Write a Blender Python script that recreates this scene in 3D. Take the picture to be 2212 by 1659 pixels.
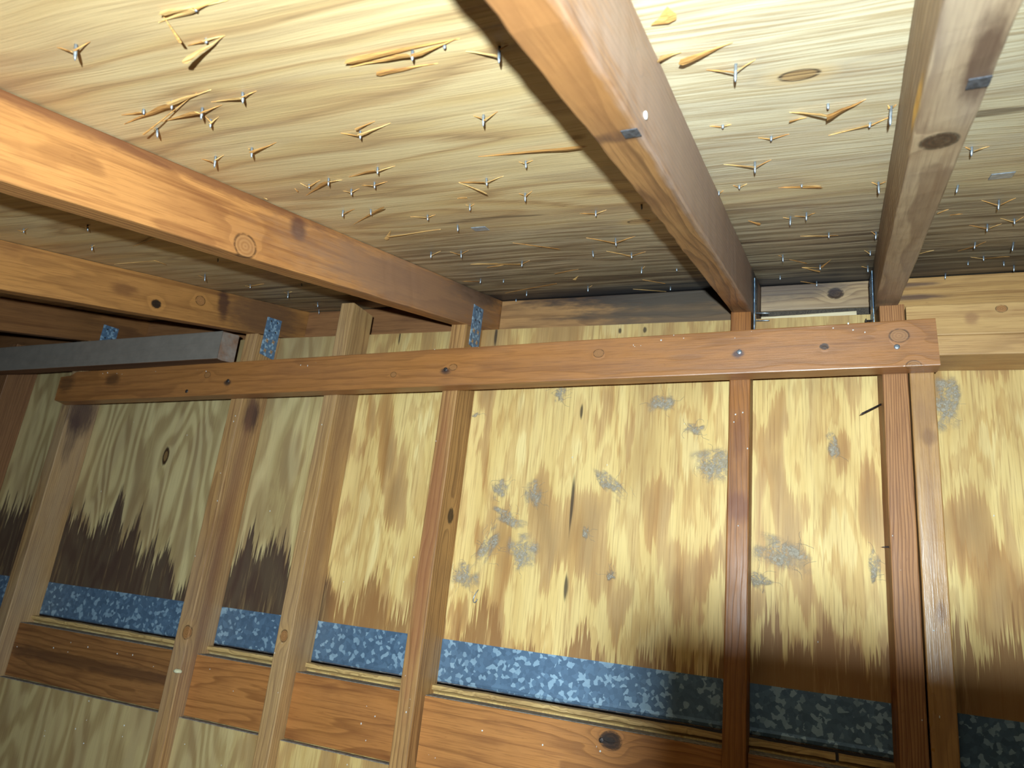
import bpy, bmesh, math, random
from mathutils import Vector, Matrix, noise as mnoise

random.seed(7)
for o in list(bpy.data.objects):
    bpy.data.objects.remove(o)
scene = bpy.context.scene
COL = scene.collection
Z0 = 1.2                                   # eye height above the floor

# ------------------------------------------------------------------ camera
cam_data = bpy.data.cameras.new('camera')
cam_data.sensor_width = 36.0
cam_data.lens = 36.0 * 1520.0 / 2212.0
cam_data.clip_start = 0.01
cam_data.dof.use_dof = True
cam_data.dof.focus_distance = 1.05
cam_data.dof.aperture_fstop = 9.0
cam = bpy.data.objects.new('camera', cam_data)
COL.objects.link(cam)
right = Vector((0.92627295, 0.36086907, 0.10859071))
down = Vector((-0.00815156, 0.30726972, -0.95158755))
fwd = Vector((-0.37676515, 0.88054462, 0.28755727))
cam.matrix_world = Matrix(((right.x, -down.x, -fwd.x, 0), (right.y, -down.y, -fwd.y, 0),
                           (right.z, -down.z, -fwd.z, Z0), (0, 0, 0, 1)))
scene.camera = cam

# ------------------------------------------------------------------ world, flash, exposure
world = bpy.data.worlds.new('attic_dark')
scene.world = world
world.use_nodes = True
world.node_tree.nodes['Background'].inputs[0].default_value = (1.0, 0.72, 0.5, 1)
world.node_tree.nodes['Background'].inputs[1].default_value = 0.006

flash = bpy.data.lights.new('flash', 'SPOT')
flash.energy = 166
flash.color = (0.71, 0.90, 1.0)
flash.shadow_soft_size = 0.008
flash.spot_size = math.radians(142)
flash.spot_blend = 1.0
flash_ob = bpy.data.objects.new('flash', flash)
COL.objects.link(flash_ob)
flash_ob.location = (0.02, -0.15, Z0 + 0.0)
aim = Vector((-0.5, 1.40, 0.22))
flash_ob.rotation_euler = aim.to_track_quat('-Z', 'Y').to_euler()

scene.cycles.max_bounces = 3
scene.cycles.diffuse_bounces = 2
scene.cycles.glossy_bounces = 1
scene.cycles.transmission_bounces = 0
scene.cycles.transparent_max_bounces = 6
scene.cycles.use_adaptive_sampling = True
scene.cycles.adaptive_threshold = 0.05
scene.cycles.adaptive_min_samples = 12
scene.view_settings.view_transform = 'Standard'
scene.view_settings.look = 'None'
scene.view_settings.gamma = 1.0
scene.view_settings.use_curve_mapping = False
scene.view_settings.exposure = 0.0

# ------------------------------------------------------------------ node helpers
def lin(r, g, b):
    f = lambda c: (c / 255 / 12.92) if c / 255 <= 0.04045 else ((c / 255 + 0.055) / 1.055) ** 2.4
    return (f(r), f(g), f(b), 1.0)


class Mat:
    def __init__(self, name):
        self.mat = bpy.data.materials.new(name)
        self.mat.use_nodes = True
        self.nt = self.mat.node_tree
        self.nt.nodes.clear()
        self.out = self.nt.nodes.new('ShaderNodeOutputMaterial')
        self.bsdf = self.nt.nodes.new('ShaderNodeBsdfPrincipled')
        self.nt.links.new(self.bsdf.outputs[0], self.out.inputs[0])
        self._obj = None

    def put(self, sock, v):
        if v is None:
            return
        if isinstance(v, bpy.types.NodeSocket):
            self.nt.links.new(v, sock)
        else:
            try:
                sock.default_value = v
            except Exception:
                sock.default_value = (v, v, v)

    def coord(self):
        if self._obj is None:
            n = self.nt.nodes.new('ShaderNodeTexCoord')
            self._obj = n.outputs['Object']
        return self._obj

    def xyz(self, vec=None):
        n = self.nt.nodes.new('ShaderNodeSeparateXYZ')
        self.put(n.inputs[0], vec or self.coord())
        return n.outputs[0], n.outputs[1], n.outputs[2]

    def vec(self, x, y, z=0.0):
        n = self.nt.nodes.new('ShaderNodeCombineXYZ')
        for i, v in enumerate((x, y, z)):
            self.put(n.inputs[i], v)
        return n.outputs[0]

    def m(self, op, a, b=None, c=None, clamp=False):
        n = self.nt.nodes.new('ShaderNodeMath')
        n.operation = op
        n.use_clamp = clamp
        self.put(n.inputs[0], a)
        if b is not None:
            self.put(n.inputs[1], b)
        if c is not None:
            self.put(n.inputs[2], c)
        return n.outputs[0]

    def add(self, a, b): return self.m('ADD', a, b)
    def sub(self, a, b): return self.m('SUBTRACT', a, b)
    def mul(self, a, b): return self.m('MULTIPLY', a, b)

    def step(self, v, lo, hi, smooth=True):
        n = self.nt.nodes.new('ShaderNodeMapRange')
        n.interpolation_type = 'SMOOTHSTEP' if smooth else 'LINEAR'
        self.put(n.inputs[0], v)
        self.put(n.inputs[1], lo)
        self.put(n.inputs[2], hi)
        n.inputs[3].default_value = 0.0
        n.inputs[4].default_value = 1.0
        return n.outputs[0]

    def noise(self, vec, scale=1.0, detail=2.0, rough=0.5, dist=0.0):
        n = self.nt.nodes.new('ShaderNodeTexNoise')
        self.put(n.inputs['Vector'], vec)
        n.inputs['Scale'].default_value = scale
        n.inputs['Detail'].default_value = detail
        n.inputs['Roughness'].default_value = rough
        n.inputs['Distortion'].default_value = dist
        return n.outputs[0]

    def voro(self, vec, scale=1.0, rand=1.0, feature='F1'):
        n = self.nt.nodes.new('ShaderNodeTexVoronoi')
        n.feature = feature
        self.put(n.inputs['Vector'], vec)
        n.inputs['Scale'].default_value = scale
        n.inputs['Randomness'].default_value = rand
        return n

    def ramp(self, fac, stops, interp='LINEAR'):
        n = self.nt.nodes.new('ShaderNodeValToRGB')
        n.color_ramp.interpolation = interp
        cr = n.color_ramp
        while len(cr.elements) > 1:
            cr.elements.remove(cr.elements[-1])
        cr.elements[0].position = stops[0][0]
        for p, c in stops[1:]:
            cr.elements.new(p)
        for e, (p, c) in zip(cr.elements, stops):
            e.color = c if not isinstance(c, (int, float)) else (c, c, c, 1)
        self.put(n.inputs[0], fac)
        return n.outputs[0]

    def mix(self, fac, a, b, mode='MIX'):
        n = self.nt.nodes.new('ShaderNodeMix')
        n.data_type = 'RGBA'
        n.blend_type = mode
        n.clamp_factor = True
        self.put(n.inputs[0], fac)
        self.put(n.inputs[6], a)
        self.put(n.inputs[7], b)
        return n.outputs[2]

    def bump(self, h, strength=0.3, dist=0.001):
        n = self.nt.nodes.new('ShaderNodeBump')
        n.inputs['Strength'].default_value = strength
        n.inputs['Distance'].default_value = dist
        self.put(n.inputs['Height'], h)
        self.put(self.bsdf.inputs['Normal'], n.outputs[0])

    def finish(self, color, rough=0.6, metal=0.0, spec=0.4, alpha=None):
        self.put(self.bsdf.inputs['Base Color'], color)
        self.put(self.bsdf.inputs['Roughness'], rough)
        self.put(self.bsdf.inputs['Metallic'], metal)
        self.put(self.bsdf.inputs['Specular IOR Level'], spec)
        if alpha is not None:
            self.put(self.bsdf.inputs['Alpha'], alpha)
        return self.mat

    def ell(self, c, r, P=None):
        """distance field of an ellipsoid spot: 1 on its rim"""
        n = self.nt.nodes.new('ShaderNodeVectorMath'); n.operation = 'SUBTRACT'
        self.put(n.inputs[0], P or self.coord()); n.inputs[1].default_value = c
        q = self.nt.nodes.new('ShaderNodeVectorMath'); q.operation = 'DIVIDE'
        self.put(q.inputs[0], n.outputs[0]); q.inputs[1].default_value = r
        l = self.nt.nodes.new('ShaderNodeVectorMath'); l.operation = 'LENGTH'
        self.put(l.inputs[0], q.outputs[0])
        return l.outputs['Value']


# ------------------------------------------------------------------ materials
def lumber_mat(name, light, dark, seed=0.0, pith=(0.03, -0.06), spacing=0.005, contrast=0.55,
               knots=(), stains=(), mottle=0.35, rough=0.55, spec=0.35, grey=0.0, dust=None, coat=0.0):
    """sawn softwood: growth rings round an off-centre pith, along local x.
    knots: (x,y,z,radius,kind)   stains: (x,y,z,rx,ry,rz,colour,strength)"""
    M = Mat(name)
    x, y, z = M.xyz()
    Ps = M.vec(M.add(M.mul(x, 0.9), seed * 3.1), M.mul(y, 7.0), M.mul(z, 7.0))
    warp = M.noise(Ps, 1.6, 3, 0.5)
    wob = M.noise(M.vec(M.add(M.mul(x, 6.0), seed), M.mul(y, 30.0), M.mul(z, 30.0)), 1.0, 2, 0.5)
    dy = M.sub(y, pith[0]); dz = M.sub(z, pith[1])
    r = M.m('SQRT', M.add(M.mul(dy, dy), M.mul(dz, dz)))
    r = M.add(r, M.mul(M.sub(warp, 0.5), 0.045))
    r = M.add(r, M.mul(M.sub(wob, 0.5), 0.004))
    kd = []
    for (kx, ky, kz, kr, kind) in knots:
        d = M.ell((kx, ky, kz), (kr * 1.25, kr, kr))
        kd.append((d, kind))
        g = M.m('EXPONENT', M.mul(M.mul(d, d), -0.35))
        r = M.add(r, M.mul(g, kr * 0.9))
    band = M.m('FRACT', M.m('DIVIDE', r, spacing))
    g = M.ramp(band, [(0.0, 0.0), (0.55, 0.25), (0.86, 1.0), (0.93, 0.9), (1.0, 0.0)])
    fib = M.noise(M.vec(M.add(M.mul(x, 14.0), seed), M.mul(y, 420.0), M.mul(z, 420.0)), 1.0, 2, 0.6)
    blot = M.noise(M.vec(M.add(M.mul(x, 5.0), seed * 7), M.mul(y, 16.0), M.mul(z, 16.0)), 1.0, 4, 0.6)
    col = M.mix(M.mul(g, contrast), light, dark)
    streak = M.noise(M.vec(M.add(M.mul(x, 1.7), seed * 2), M.mul(y, 85.0), M.mul(z, 85.0)), 1.0, 3, 0.65)
    ruddy = tuple(a * b for a, b in zip(dark[:3], (0.90, 0.78, 0.70))) + (1,)
    pale = tuple(min(1.0, a * b) for a, b in zip(light[:3], (1.12, 1.16, 1.22))) + (1,)
    col = M.mix(M.mul(M.step(streak, 0.52, 0.72), 0.55), col, ruddy)
    col = M.mix(M.mul(M.step(streak, 0.46, 0.28), 0.45), col, pale)
    col = M.mix(M.mul(M.step(fib, 0.45, 0.72), 0.45), col, dark)
    col = M.mix(M.mul(M.step(blot, 0.5, 0.74), mottle), col, ruddy)
    col = M.mix(M.mul(M.step(blot, 0.5, 0.25), mottle * 0.5), col, light)
    scuff = M.noise(M.vec(M.add(M.mul(x, 60.0), seed), M.mul(y, 160.0), M.mul(z, 160.0)), 1.0, 4, 0.7)
    col = M.mix(M.mul(M.step(scuff, 0.60, 0.75), 0.30), col, ruddy)
    if grey:
        gn = M.noise(M.vec(M.add(M.mul(x, 2.0), seed * 5), M.mul(y, 9.0), M.mul(z, 9.0)), 1.0, 3, 0.6)
        col = M.mix(M.mul(M.step(gn, 0.35, 0.65), grey), col, lin(150, 138, 125))
    for d, kind in kd:
        ring = M.mul(M.m('PINGPONG', M.mul(d, 3.0), 0.5), 1.2)
        d = M.add(d, M.mul(M.sub(wob, 0.5), 0.30))
        if kind == 'dark':
            core = M.mix(ring, lin(44, 28, 18), lin(84, 52, 30)); rim = lin(25, 17, 12)
        elif kind == 'hole':
            core = lin(22, 19, 18); rim = lin(60, 40, 25)
        else:
            core = M.mix(ring, lin(150, 98, 55), lin(185, 132, 80)); rim = lin(70, 42, 22)
        col = M.mix(M.mul(M.step(d, 2.6, 1.0), 0.45), col, light)
        col = M.mix(M.mul(M.step(d, 1.18, 0.98), M.mul(M.step(scuff, 0.30, 0.55), 0.8)), col, rim)
        col = M.mix(M.mul(M.step(d, 0.96, 0.84), 0.85), col, core)
    for (sx, sy, sz, rx, ry, rz, c, s) in stains:
        d = M.ell((sx, sy, sz), (rx, ry, rz))
        j = M.noise(M.vec(M.mul(x, 26.0), M.mul(y, 130.0), M.mul(z, 130.0)), 1.0, 3, 0.6)
        d = M.add(d, M.mul(M.sub(j, 0.5), 0.9))
        col = M.mix(M.mul(M.step(d, 1.25, 0.45), s), col, c)
    if dust:
        geo = M.nt.nodes.new('ShaderNodeNewGeometry')
        vt = M.nt.nodes.new('ShaderNodeVectorTransform')
        vt.vector_type = 'NORMAL'; vt.convert_from = 'WORLD'; vt.convert_to = 'OBJECT'
        M.put(vt.inputs[0], geo.outputs['Normal'])
        nx, ny, nz = M.xyz(vt.outputs[0])
        dn = M.noise(M.vec(M.mul(x, 30), M.mul(y, 30), M.mul(z, 30)), 1.0, 4, 0.65)
        k = M.step(M.add(nz, M.mul(M.sub(dn, 0.5), 0.25)), 0.55, 0.75)
        col = M.mix(M.mul(k, 0.92), col, M.ramp(dn, [(0.3, dust), (0.7, tuple(c * 1.25 for c in dust[:3]) + (1,))]))
    h = M.add(M.mul(g, -0.5), M.mul(fib, 0.6))
    M.bump(M.add(h, M.mul(scuff, 0.5)), 0.45, 0.0007)
    ro = M.ramp(blot, [(0.3, rough - 0.1), (0.7, rough + 0.12)])
    if coat:
        M.bsdf.inputs['Coat Weight'].default_value = coat
        M.bsdf.inputs['Coat Roughness'].default_value = 0.5
        M.bsdf.inputs['Coat IOR'].default_value = 1.8
    return M.finish(col, ro, 0.0, spec)


def wall_ply_mat(name, lower=False):
    M = Mat(name)
    x, y, z = M.xyz()
    # vertical tooth-like jitter gives the ragged flame edges of rotary veneer
    j1 = M.noise(M.vec(M.mul(x, 95.0), M.mul(z, 2.2), 3.0), 1.0, 3, 0.75)
    j2 = M.noise(M.vec(M.mul(x, 330.0), M.mul(z, 5.0), 8.0), 1.0, 1, 0.5)
    jag = M.add(M.mul(M.sub(j1, 0.5), 0.20), M.mul(M.sub(j2, 0.5), 0.05))
    zz = M.add(z, jag)
    v = M.noise(M.vec(M.mul(x, 7.0), M.mul(zz, 1.5), 1.7), 1.0, 2.5, 0.5, 0.25)
    v = M.add(v, M.mul(M.sub(M.noise(M.vec(M.mul(x, 22.0), M.mul(zz, 1.6), 5.0), 1.0, 2, 0.5), 0.5), 0.16))
    za = M.add(z, M.add(M.mul(M.sub(j1, 0.5), 0.11), M.mul(M.sub(j2, 0.5), 0.07)))
    pat = M.noise(M.vec(M.mul(x, 13.0), M.mul(za, 4.2), 15.0), 1.0, 2.5, 0.55, 0.3)
    # knots bend the veneer figure
    knots = [((-1.616, 1.424, 0.265), 0.010), ((0.35, 1.424, 0.22), 0.012)]
    kds = []
    for c, r in knots:
        d = M.ell(c, (r, 0.2, r * 2.2))
        kds.append(d)
        v = M.add(v, M.mul(M.m('EXPONENT', M.mul(d, -0.32)), 0.30))
    band = M.m('FRACT', M.mul(v, 5.2))
    fig = M.ramp(band, [(0.0, lin(230, 203, 146)), (0.20, lin(224, 192, 130)), (0.34, lin(210, 174, 114)),
                        (0.46, lin(190, 148, 94)), (0.53, lin(184, 142, 90)), (0.57, lin(214, 180, 122)), (0.74, lin(230, 202, 142)),
                        (0.90, lin(236, 210, 152)), (1.0, lin(230, 203, 146))])
    fib = M.noise(M.vec(M.mul(x, 260.0), M.mul(z, 6.0), 2.0), 1.0, 3, 0.7)
    patc = M.ramp(pat, [(0.30, lin(150, 102, 54)), (0.40, lin(176, 126, 70)), (0.455, lin(194, 146, 84)), (0.475, lin(224, 186, 114)),
                        (0.56, lin(232, 196, 124)), (0.585, lin(206, 162, 96)), (0.64, lin(222, 182, 112)), (0.66, lin(238, 206, 138))])
    fig = M.mix(0.76, fig, patc)
    col = M.mix(M.mul(M.step(fib, 0.47, 0.72), 0.62), fig, lin(158, 112, 66))
    fine = M.noise(M.vec(M.mul(x, 90.0), M.mul(z, 3.0), 22.0), 1.0, 3, 0.7)
    col = M.mix(M.mul(M.step(fine, 0.55, 0.75), 0.45), col, lin(164, 120, 74))
    broad = M.noise(M.vec(M.mul(x, 9.0), M.mul(z, 1.4), 9.0), 1.0, 3, 0.6)
    col = M.mix(M.mul(M.step(broad, 0.5, 0.8), 0.55), col, lin(160, 118, 72))
    # weathered grey-green veneer on the far-left sheets
    left = M.step(x, -0.95, -1.25)
    zs_ = M.add(z, M.mul(M.sub(j1, 0.5), 0.03))
    vl = M.noise(M.vec(M.mul(x, 5.5), M.mul(zs_, 1.1), 61.0), 1.0, 2.0, 0.5, 0.15)
    vl = M.add(vl, M.mul(M.m('EXPONENT', M.mul(kds[0], -0.30)), 0.16))
    tri = M.m('PINGPONG', M.mul(vl, 13.0), 0.5)
    col = M.mix(M.mul(left, 0.70), col, M.mix(M.step(tri, 0.1, 0.4), lin(196, 176, 130), lin(150, 128, 92)))
    # narrow open checks
    ck = M.noise(M.vec(M.mul(x, 210.0), M.mul(z, 3.0), 4.0), 1.0, 1, 0.5)
    ck2 = M.noise(M.vec(M.mul(x, 3.0), M.mul(z, 3.0), 6.0), 1.0, 1, 0.5)
    col = M.mix(M.mul(M.mul(M.step(ck, 0.74, 0.8), M.step(ck2, 0.5, 0.6)), 0.8), col, lin(60, 40, 24))
    # greyed top edge of the sheet
    topm = M.step(M.add(zz, M.mul(M.sub(broad, 0.5), 0.1)), 0.42, 0.62)
    col = M.mix(M.mul(topm, M.add(0.30, M.mul(fine, 0.5))), col, lin(138, 108, 70))
    # rising damp: ragged stain, its height differs from bay to bay
    hx = M.step(x, -2.4, 0.6, False)
    def px(X): return (X + 2.4) / 3.0
    H = M.ramp(hx, [(0.0, 0.62), (px(-2.1), 0.62), (px(-1.9), 0.58), (px(-1.72), 0.60), (px(-1.62), 0.50), (px(-1.46), 0.36),
                    (px(-1.34), 0.42), (px(-1.26), 0.56), (px(-1.12), 0.48), (px(-1.05), 0.50), (px(-0.98), 0.34), (px(-0.72), 0.36),
                    (px(-0.60), 0.29), (px(-0.45), 0.20), (px(-0.2), 0.27), (px(-0.05), 0.36), (px(0.1), 0.40), (px(0.3), 0.42), (1.0, 0.40)])
    hz = M.sub(M.mul(H, 0.5), 0.21)
    jj = M.add(M.mul(M.sub(j1, 0.5), 0.30), M.mul(M.sub(j2, 0.5), 0.09))
    lowf = M.noise(M.vec(M.mul(x, 14.0), 0.0, 2.0), 1.0, 1, 0.5)
    jj = M.add(jj, M.mul(M.sub(lowf, 0.5), 0.34))
    s = M.sub(M.add(hz, jj), z)
    st = M.step(s, -0.002, 0.012)
    darkleft = M.ramp(hx, [(0.0, 1.0), (px(-1.03), 1.0), (px(-0.98), 0.0), (1.0, 0.0)])
    sc = M.mix(darkleft, lin(150, 104, 60), lin(60, 38, 37))
    sfib = M.noise(M.vec(M.mul(x, 75.0), M.mul(zz, 4.0), 14.0), 1.0, 4, 0.75)
    sc = M.mix(M.mul(M.step(sfib, 0.53, 0.66), 0.85), sc, M.mix(darkleft, lin(192, 148, 92), lin(122, 96, 66)))
    if not lower:
        col = M.mix(M.mul(st, 0.9), col, sc)
        # one narrow tar-like streak and two pitch pockets
        for c, r in (((-0.442, 1.424, 0.20), (0.004, 1, 0.07)), ((-0.438, 1.424, 0.40), (0.004, 1, 0.02)), ((-0.44, 1.424, 0.03), (0.005, 1, 0.03)),
                     ((-0.665, 1.424, 0.585), (0.004, 1, 0.03)), ((-0.93, 1.424, 0.59), (0.003, 1, 0.02)), ((-0.365, 1.424, 0.587), (0.004, 1, 0.008)),
                     ((-0.31, 1.424, 0.587), (0.005, 1, 0.008))):
            d = M.add(M.ell(c, r), M.mul(M.sub(j2, 0.5), 1.0))
            col = M.mix(M.mul(M.step(d, 1.1, 0.5), 0.85), col, lin(48, 36, 30))
    for d in kds[:1]:
        dd = M.add(d, M.mul(M.sub(j2, 0.5), 0.5))
        col = M.mix(M.step(dd, 1.35, 0.95), col, lin(66, 44, 26))
        col = M.mix(M.step(d, 0.72, 0.55), col, lin(128, 96, 58))
    if lower:
        col = M.mix(0.25, col, lin(150, 112, 64))
    M.bump(M.add(fib, M.mul(band, 0.2)), 0.3, 0.0007)
    ro = M.ramp(broad, [(0.3, 0.5), (0.7, 0.66)])
    return M.finish(col, ro, 0.0, 0.3)


def deck_mat(name):
    M = Mat(name)
    x, y, z = M.xyz()
    j1 = M.noise(M.vec(M.mul(x, 3.0), M.mul(y, 110.0), 3.0), 1.0, 3, 0.7)
    jag = M.mul(M.sub(j1, 0.5), 0.10)
    xx = M.add(x, jag)
    wav = M.noise(M.vec(M.mul(x, 3.5), M.mul(y, 5.0), 11.0), 1.0, 2, 0.5)
    yy = M.add(M.add(y, M.mul(x, -0.05)), M.mul(M.sub(wav, 0.5), 0.035))
    v = M.noise(M.vec(M.mul(xx, 1.5), M.mul(yy, 9.0), 2.0), 1.0, 2.5, 0.5, 0.2)
    knots = [((0.003, 0.558, 0.47), 0.010), ((-0.225, 0.945, 0.57), 0.010)]
    kds = []
    for c, r in knots:
        d = M.ell(c, (r * 1.7, r, 0.3))
        kds.append(d)
        v = M.add(v, M.mul(M.m('EXPONENT', M.mul(d, -0.4)), 0.22))
    band = M.m('FRACT', M.mul(v, 6.0))
    fig = M.ramp(band, [(0.0, lin(214, 186, 138)), (0.28, lin(206, 174, 122)), (0.45, lin(188, 152, 106)),
                        (0.54, lin(162, 130, 92)), (0.62, lin(192, 158, 112)), (0.8, lin(216, 188, 140)), (1.0, lin(214, 186, 138))])
    fib = M.noise(M.vec(M.mul(xx, 5.0), M.mul(yy, 260.0), 2.0), 1.0, 3, 0.7)
    col = M.mix(M.mul(M.step(fib, 0.48, 0.75), 0.5), fig, lin(150, 116, 78))
    # greyish-mauve clouds left by old damp, drawn out along the grain
    cl = M.noise(M.vec(M.mul(xx, 1.8), M.mul(yy, 11.0), 7.0), 1.0, 3, 0.6)
    col = M.mix(M.mul(M.step(cl, 0.52, 0.60), 0.45), col, lin(162, 136, 108))
    # amber left-hand side, flash glare painted pale into the bay between the two right rafters
    am = M.noise(M.vec(M.mul(x, 2.0), M.mul(y, 5.0), 21.0), 1.0, 2, 0.5)
    ambr = M.mul(M.step(x, -0.05, -0.55), M.step(am, 0.3, 0.6))
    col = M.mix(M.mul(ambr, 0.42), col, lin(190, 146, 92))
    pale = M.mul(M.step(x, -0.16, -0.10), M.step(y, 0.95, 0.75))
    col = M.mix(M.mul(pale, 0.65), col, M.mix(M.step(fib, 0.42, 0.62), lin(222, 208, 178), lin(180, 157, 122)))
    # the course of plywood next to the eave is browner and weathered
    old = M.step(M.add(y, M.mul(M.sub(wav, 0.5), 0.10)), 0.82, 1.02)
    mid = M.noise(M.vec(M.mul(xx, 4.0), M.mul(yy, 70.0), 51.0), 1.0, 3, 0.7)
    oldc = M.mix(M.step(mid, 0.38, 0.62), lin(186, 170, 142), lin(104, 86, 66))
    oldc = M.mix(M.mul(M.step(fib, 0.45, 0.7), 0.6), oldc, lin(78, 64, 50))
    oldk = M.mul(old, M.add(0.45, M.mul(M.step(x, -0.75, -0.6), 0.35)))
    col = M.mix(oldk, col, oldc)
    col = M.mix(M.mul(M.mul(M.step(mid, 0.5, 0.7), M.sub(1.0, old)), 0.35), col, lin(150, 118, 84))
    # dark drawn-out damp streaks
    sn = M.noise(M.vec(M.mul(xx, 1.6), M.mul(yy, 22.0), 31.0), 1.0, 3, 0.65)
    thr = M.sub(0.68, M.mul(M.step(y, 0.70, 1.40), 0.19))
    sd = M.step(M.sub(sn, thr), 0.0, 0.07)
    col = M.mix(M.mul(sd, 0.72), col, lin(84, 64, 48))
    # black mildew along the eave
    mn = M.noise(M.vec(M.mul(xx, 2.2), M.mul(yy, 16.0), 41.0), 1.0, 4, 0.65)
    edge = M.add(y, M.mul(M.sub(mn, 0.5), 0.34))
    bay = M.ramp(M.step(x, -2.2, 0.6, False), [(0.0, 0.0), (0.50, 0.0), (0.535, 1.0), (0.80, 1.0), (0.88, 0.75), (1.0, 0.35)])
    mil = M.mul(M.step(edge, 1.36, 1.49), bay)
    col = M.mix(M.mul(mil, 0.95), col, M.mix(M.step(fib, 0.45, 0.75), lin(34, 32, 36), lin(74, 76, 84)))
    for d, k in zip(kds, (0, 1)):
        col = M.mix(M.mul(M.step(d, 2.4, 1.0), 0.4), col, lin(206, 160, 96))
        d = M.add(d, M.mul(M.sub(cl, 0.5), 0.5))
        col = M.mix(M.mul(M.step(d, 1.18, 0.98), M.step(fib, 0.32, 0.55)), col, lin(70, 50, 34))
        col = M.mix(M.mul(M.step(d, 0.95, 0.78), 0.9), col, M.mix(M.step(fib, 0.45, 0.6), lin(190, 152, 102), lin(120, 88, 58)))
    M.bump(M.add(fib, M.mul(sd, -0.4)), 0.5, 0.0009)
    ro = M.ramp(fib, [(0.3, 0.38), (0.7, 0.62)])
    return M.finish(col, ro, 0.0, 0.42)


def galv_mat(name, scale=150, bright=1.0):
    M = Mat(name)
    P = M.coord()
    n = M.nt.nodes.new('ShaderNodeVectorMath'); n.operation = 'ADD'
    M.put(n.inputs[0], P)
    nz = M.nt.nodes.new('ShaderNodeTexNoise'); nz.inputs['Scale'].default_value = 160
    M.put(nz.inputs['Vector'], P)
    ms = M.nt.nodes.new('ShaderNodeVectorMath'); ms.operation = 'SCALE'; ms.inputs['Scale'].default_value = 0.006
    M.put(ms.inputs[0], nz.outputs['Color'])
    M.put(n.inputs[1], ms.outputs[0])
    vo = M.voro(n.outputs[0], scale, 1.0)
    rnd = M.xyz(vo.outputs['Color'])[0]
    b = bright
    col = M.ramp(rnd, [(0.0, (0.087 * b, 0.143 * b, 0.220 * b, 1)), (0.45, (0.110 * b, 0.177 * b, 0.266 * b, 1)), (0.78, (0.139 * b, 0.224 * b, 0.327 * b, 1)),
                       (0.80, (0.267 * b, 0.381 * b, 0.486 * b, 1)), (1.0, (0.336 * b, 0.462 * b, 0.562 * b, 1))], 'LINEAR')
    grime = M.noise(P, 35, 4, 0.6)
    col = M.mix(M.mul(M.step(grime, 0.5, 0.75), 0.35), col, (0.12, 0.17, 0.23, 1))
    ro = M.ramp(rnd, [(0.0, 0.42), (1.0, 0.3)])
    return M.finish(col, 0.5, 0.35, 0.5)


def plain_mat(name, c, c2=None, scale=60, rough=0.6, metal=0.0, spec=0.4):
    M = Mat(name)
    nse = M.noise(M.coord(), scale, 3, 0.6)
    col = M.mix(M.step(nse, 0.35, 0.65), c, c2 or tuple(v * 0.75 for v in c[:3]) + (1,))
    return M.finish(col, rough, metal, spec)


def splinter_mat(name, a, b):
    M = Mat(name)
    x, y, z = M.xyz()
    n1 = M.noise(M.vec(M.mul(x, 25), M.mul(y, 700), M.mul(z, 200)), 1.0, 2, 0.6)
    col = M.mix(M.step(n1, 0.35, 0.7), a, b)
    M.bump(n1, 0.4, 0.0005)
    return M.finish(col, 0.55, 0, 0.3)


def lint_mat(name):
    M = Mat(name)
    P = M.coord()
    x, y, z = M.xyz()
    n1 = M.noise(P, 190, 4, 0.7, 1.2)
    n2 = M.noise(P, 60, 3, 0.6, 0.8)
    att = M.nt.nodes.new('ShaderNodeAttribute'); att.attribute_name = 'fade'
    a = M.mul(att.outputs['Fac'], M.step(M.add(M.mul(n1, 0.45), M.mul(n2, 0.7)), 0.40, 0.68))
    col = M.ramp(n1, [(0.3, lin(136, 124, 108)), (0.7, lin(200, 186, 166))])
    M.bump(n1, 0.8, 0.002)
    return M.finish(col, 0.8, 0.0, 0.2, M.mul(a, 0.9))


# ------------------------------------------------------------------ geometry helpers
def link(name, mesh, mat=None, parent=None, mw=None):
    o = bpy.data.objects.new(name, mesh)
    COL.objects.link(o)
    if mesh is not None and mat is not None and not mesh.materials:
        mesh.materials.append(mat)
    if parent is not None:
        o.parent = parent
    if mw is not None:
        o.matrix_basis = mw
    return o


def tag(o, label, category, group=None):
    o['label'] = label
    o['category'] = category
    if group:
        o['group'] = group
    return o


def mesh_of(name, verts, faces, smooth=False):
    me = bpy.data.meshes.new(name)
    me.from_pydata([tuple(v) for v in verts], [], faces)
    me.validate()
    bm = bmesh.new(); bm.from_mesh(me)
    bmesh.ops.recalc_face_normals(bm, faces=bm.faces)
    bm.to_mesh(me); bm.free()
    if smooth:
        for p in me.polygons:
            p.use_smooth = True
    me.update()
    return me


def frame(p0, p1, up):
    p0, p1, up = Vector(p0), Vector(p1), Vector(up)
    x = (p1 - p0).normalized()
    z = (up - x * up.dot(x)).normalized()
    y = z.cross(x)
    L = (p1 - p0).length
    return Matrix(((x.x, y.x, z.x, p0.x), (x.y, y.y, z.y, p0.y), (x.z, y.z, z.z, p0.z + Z0), (0, 0, 0, 1))), L


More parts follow.
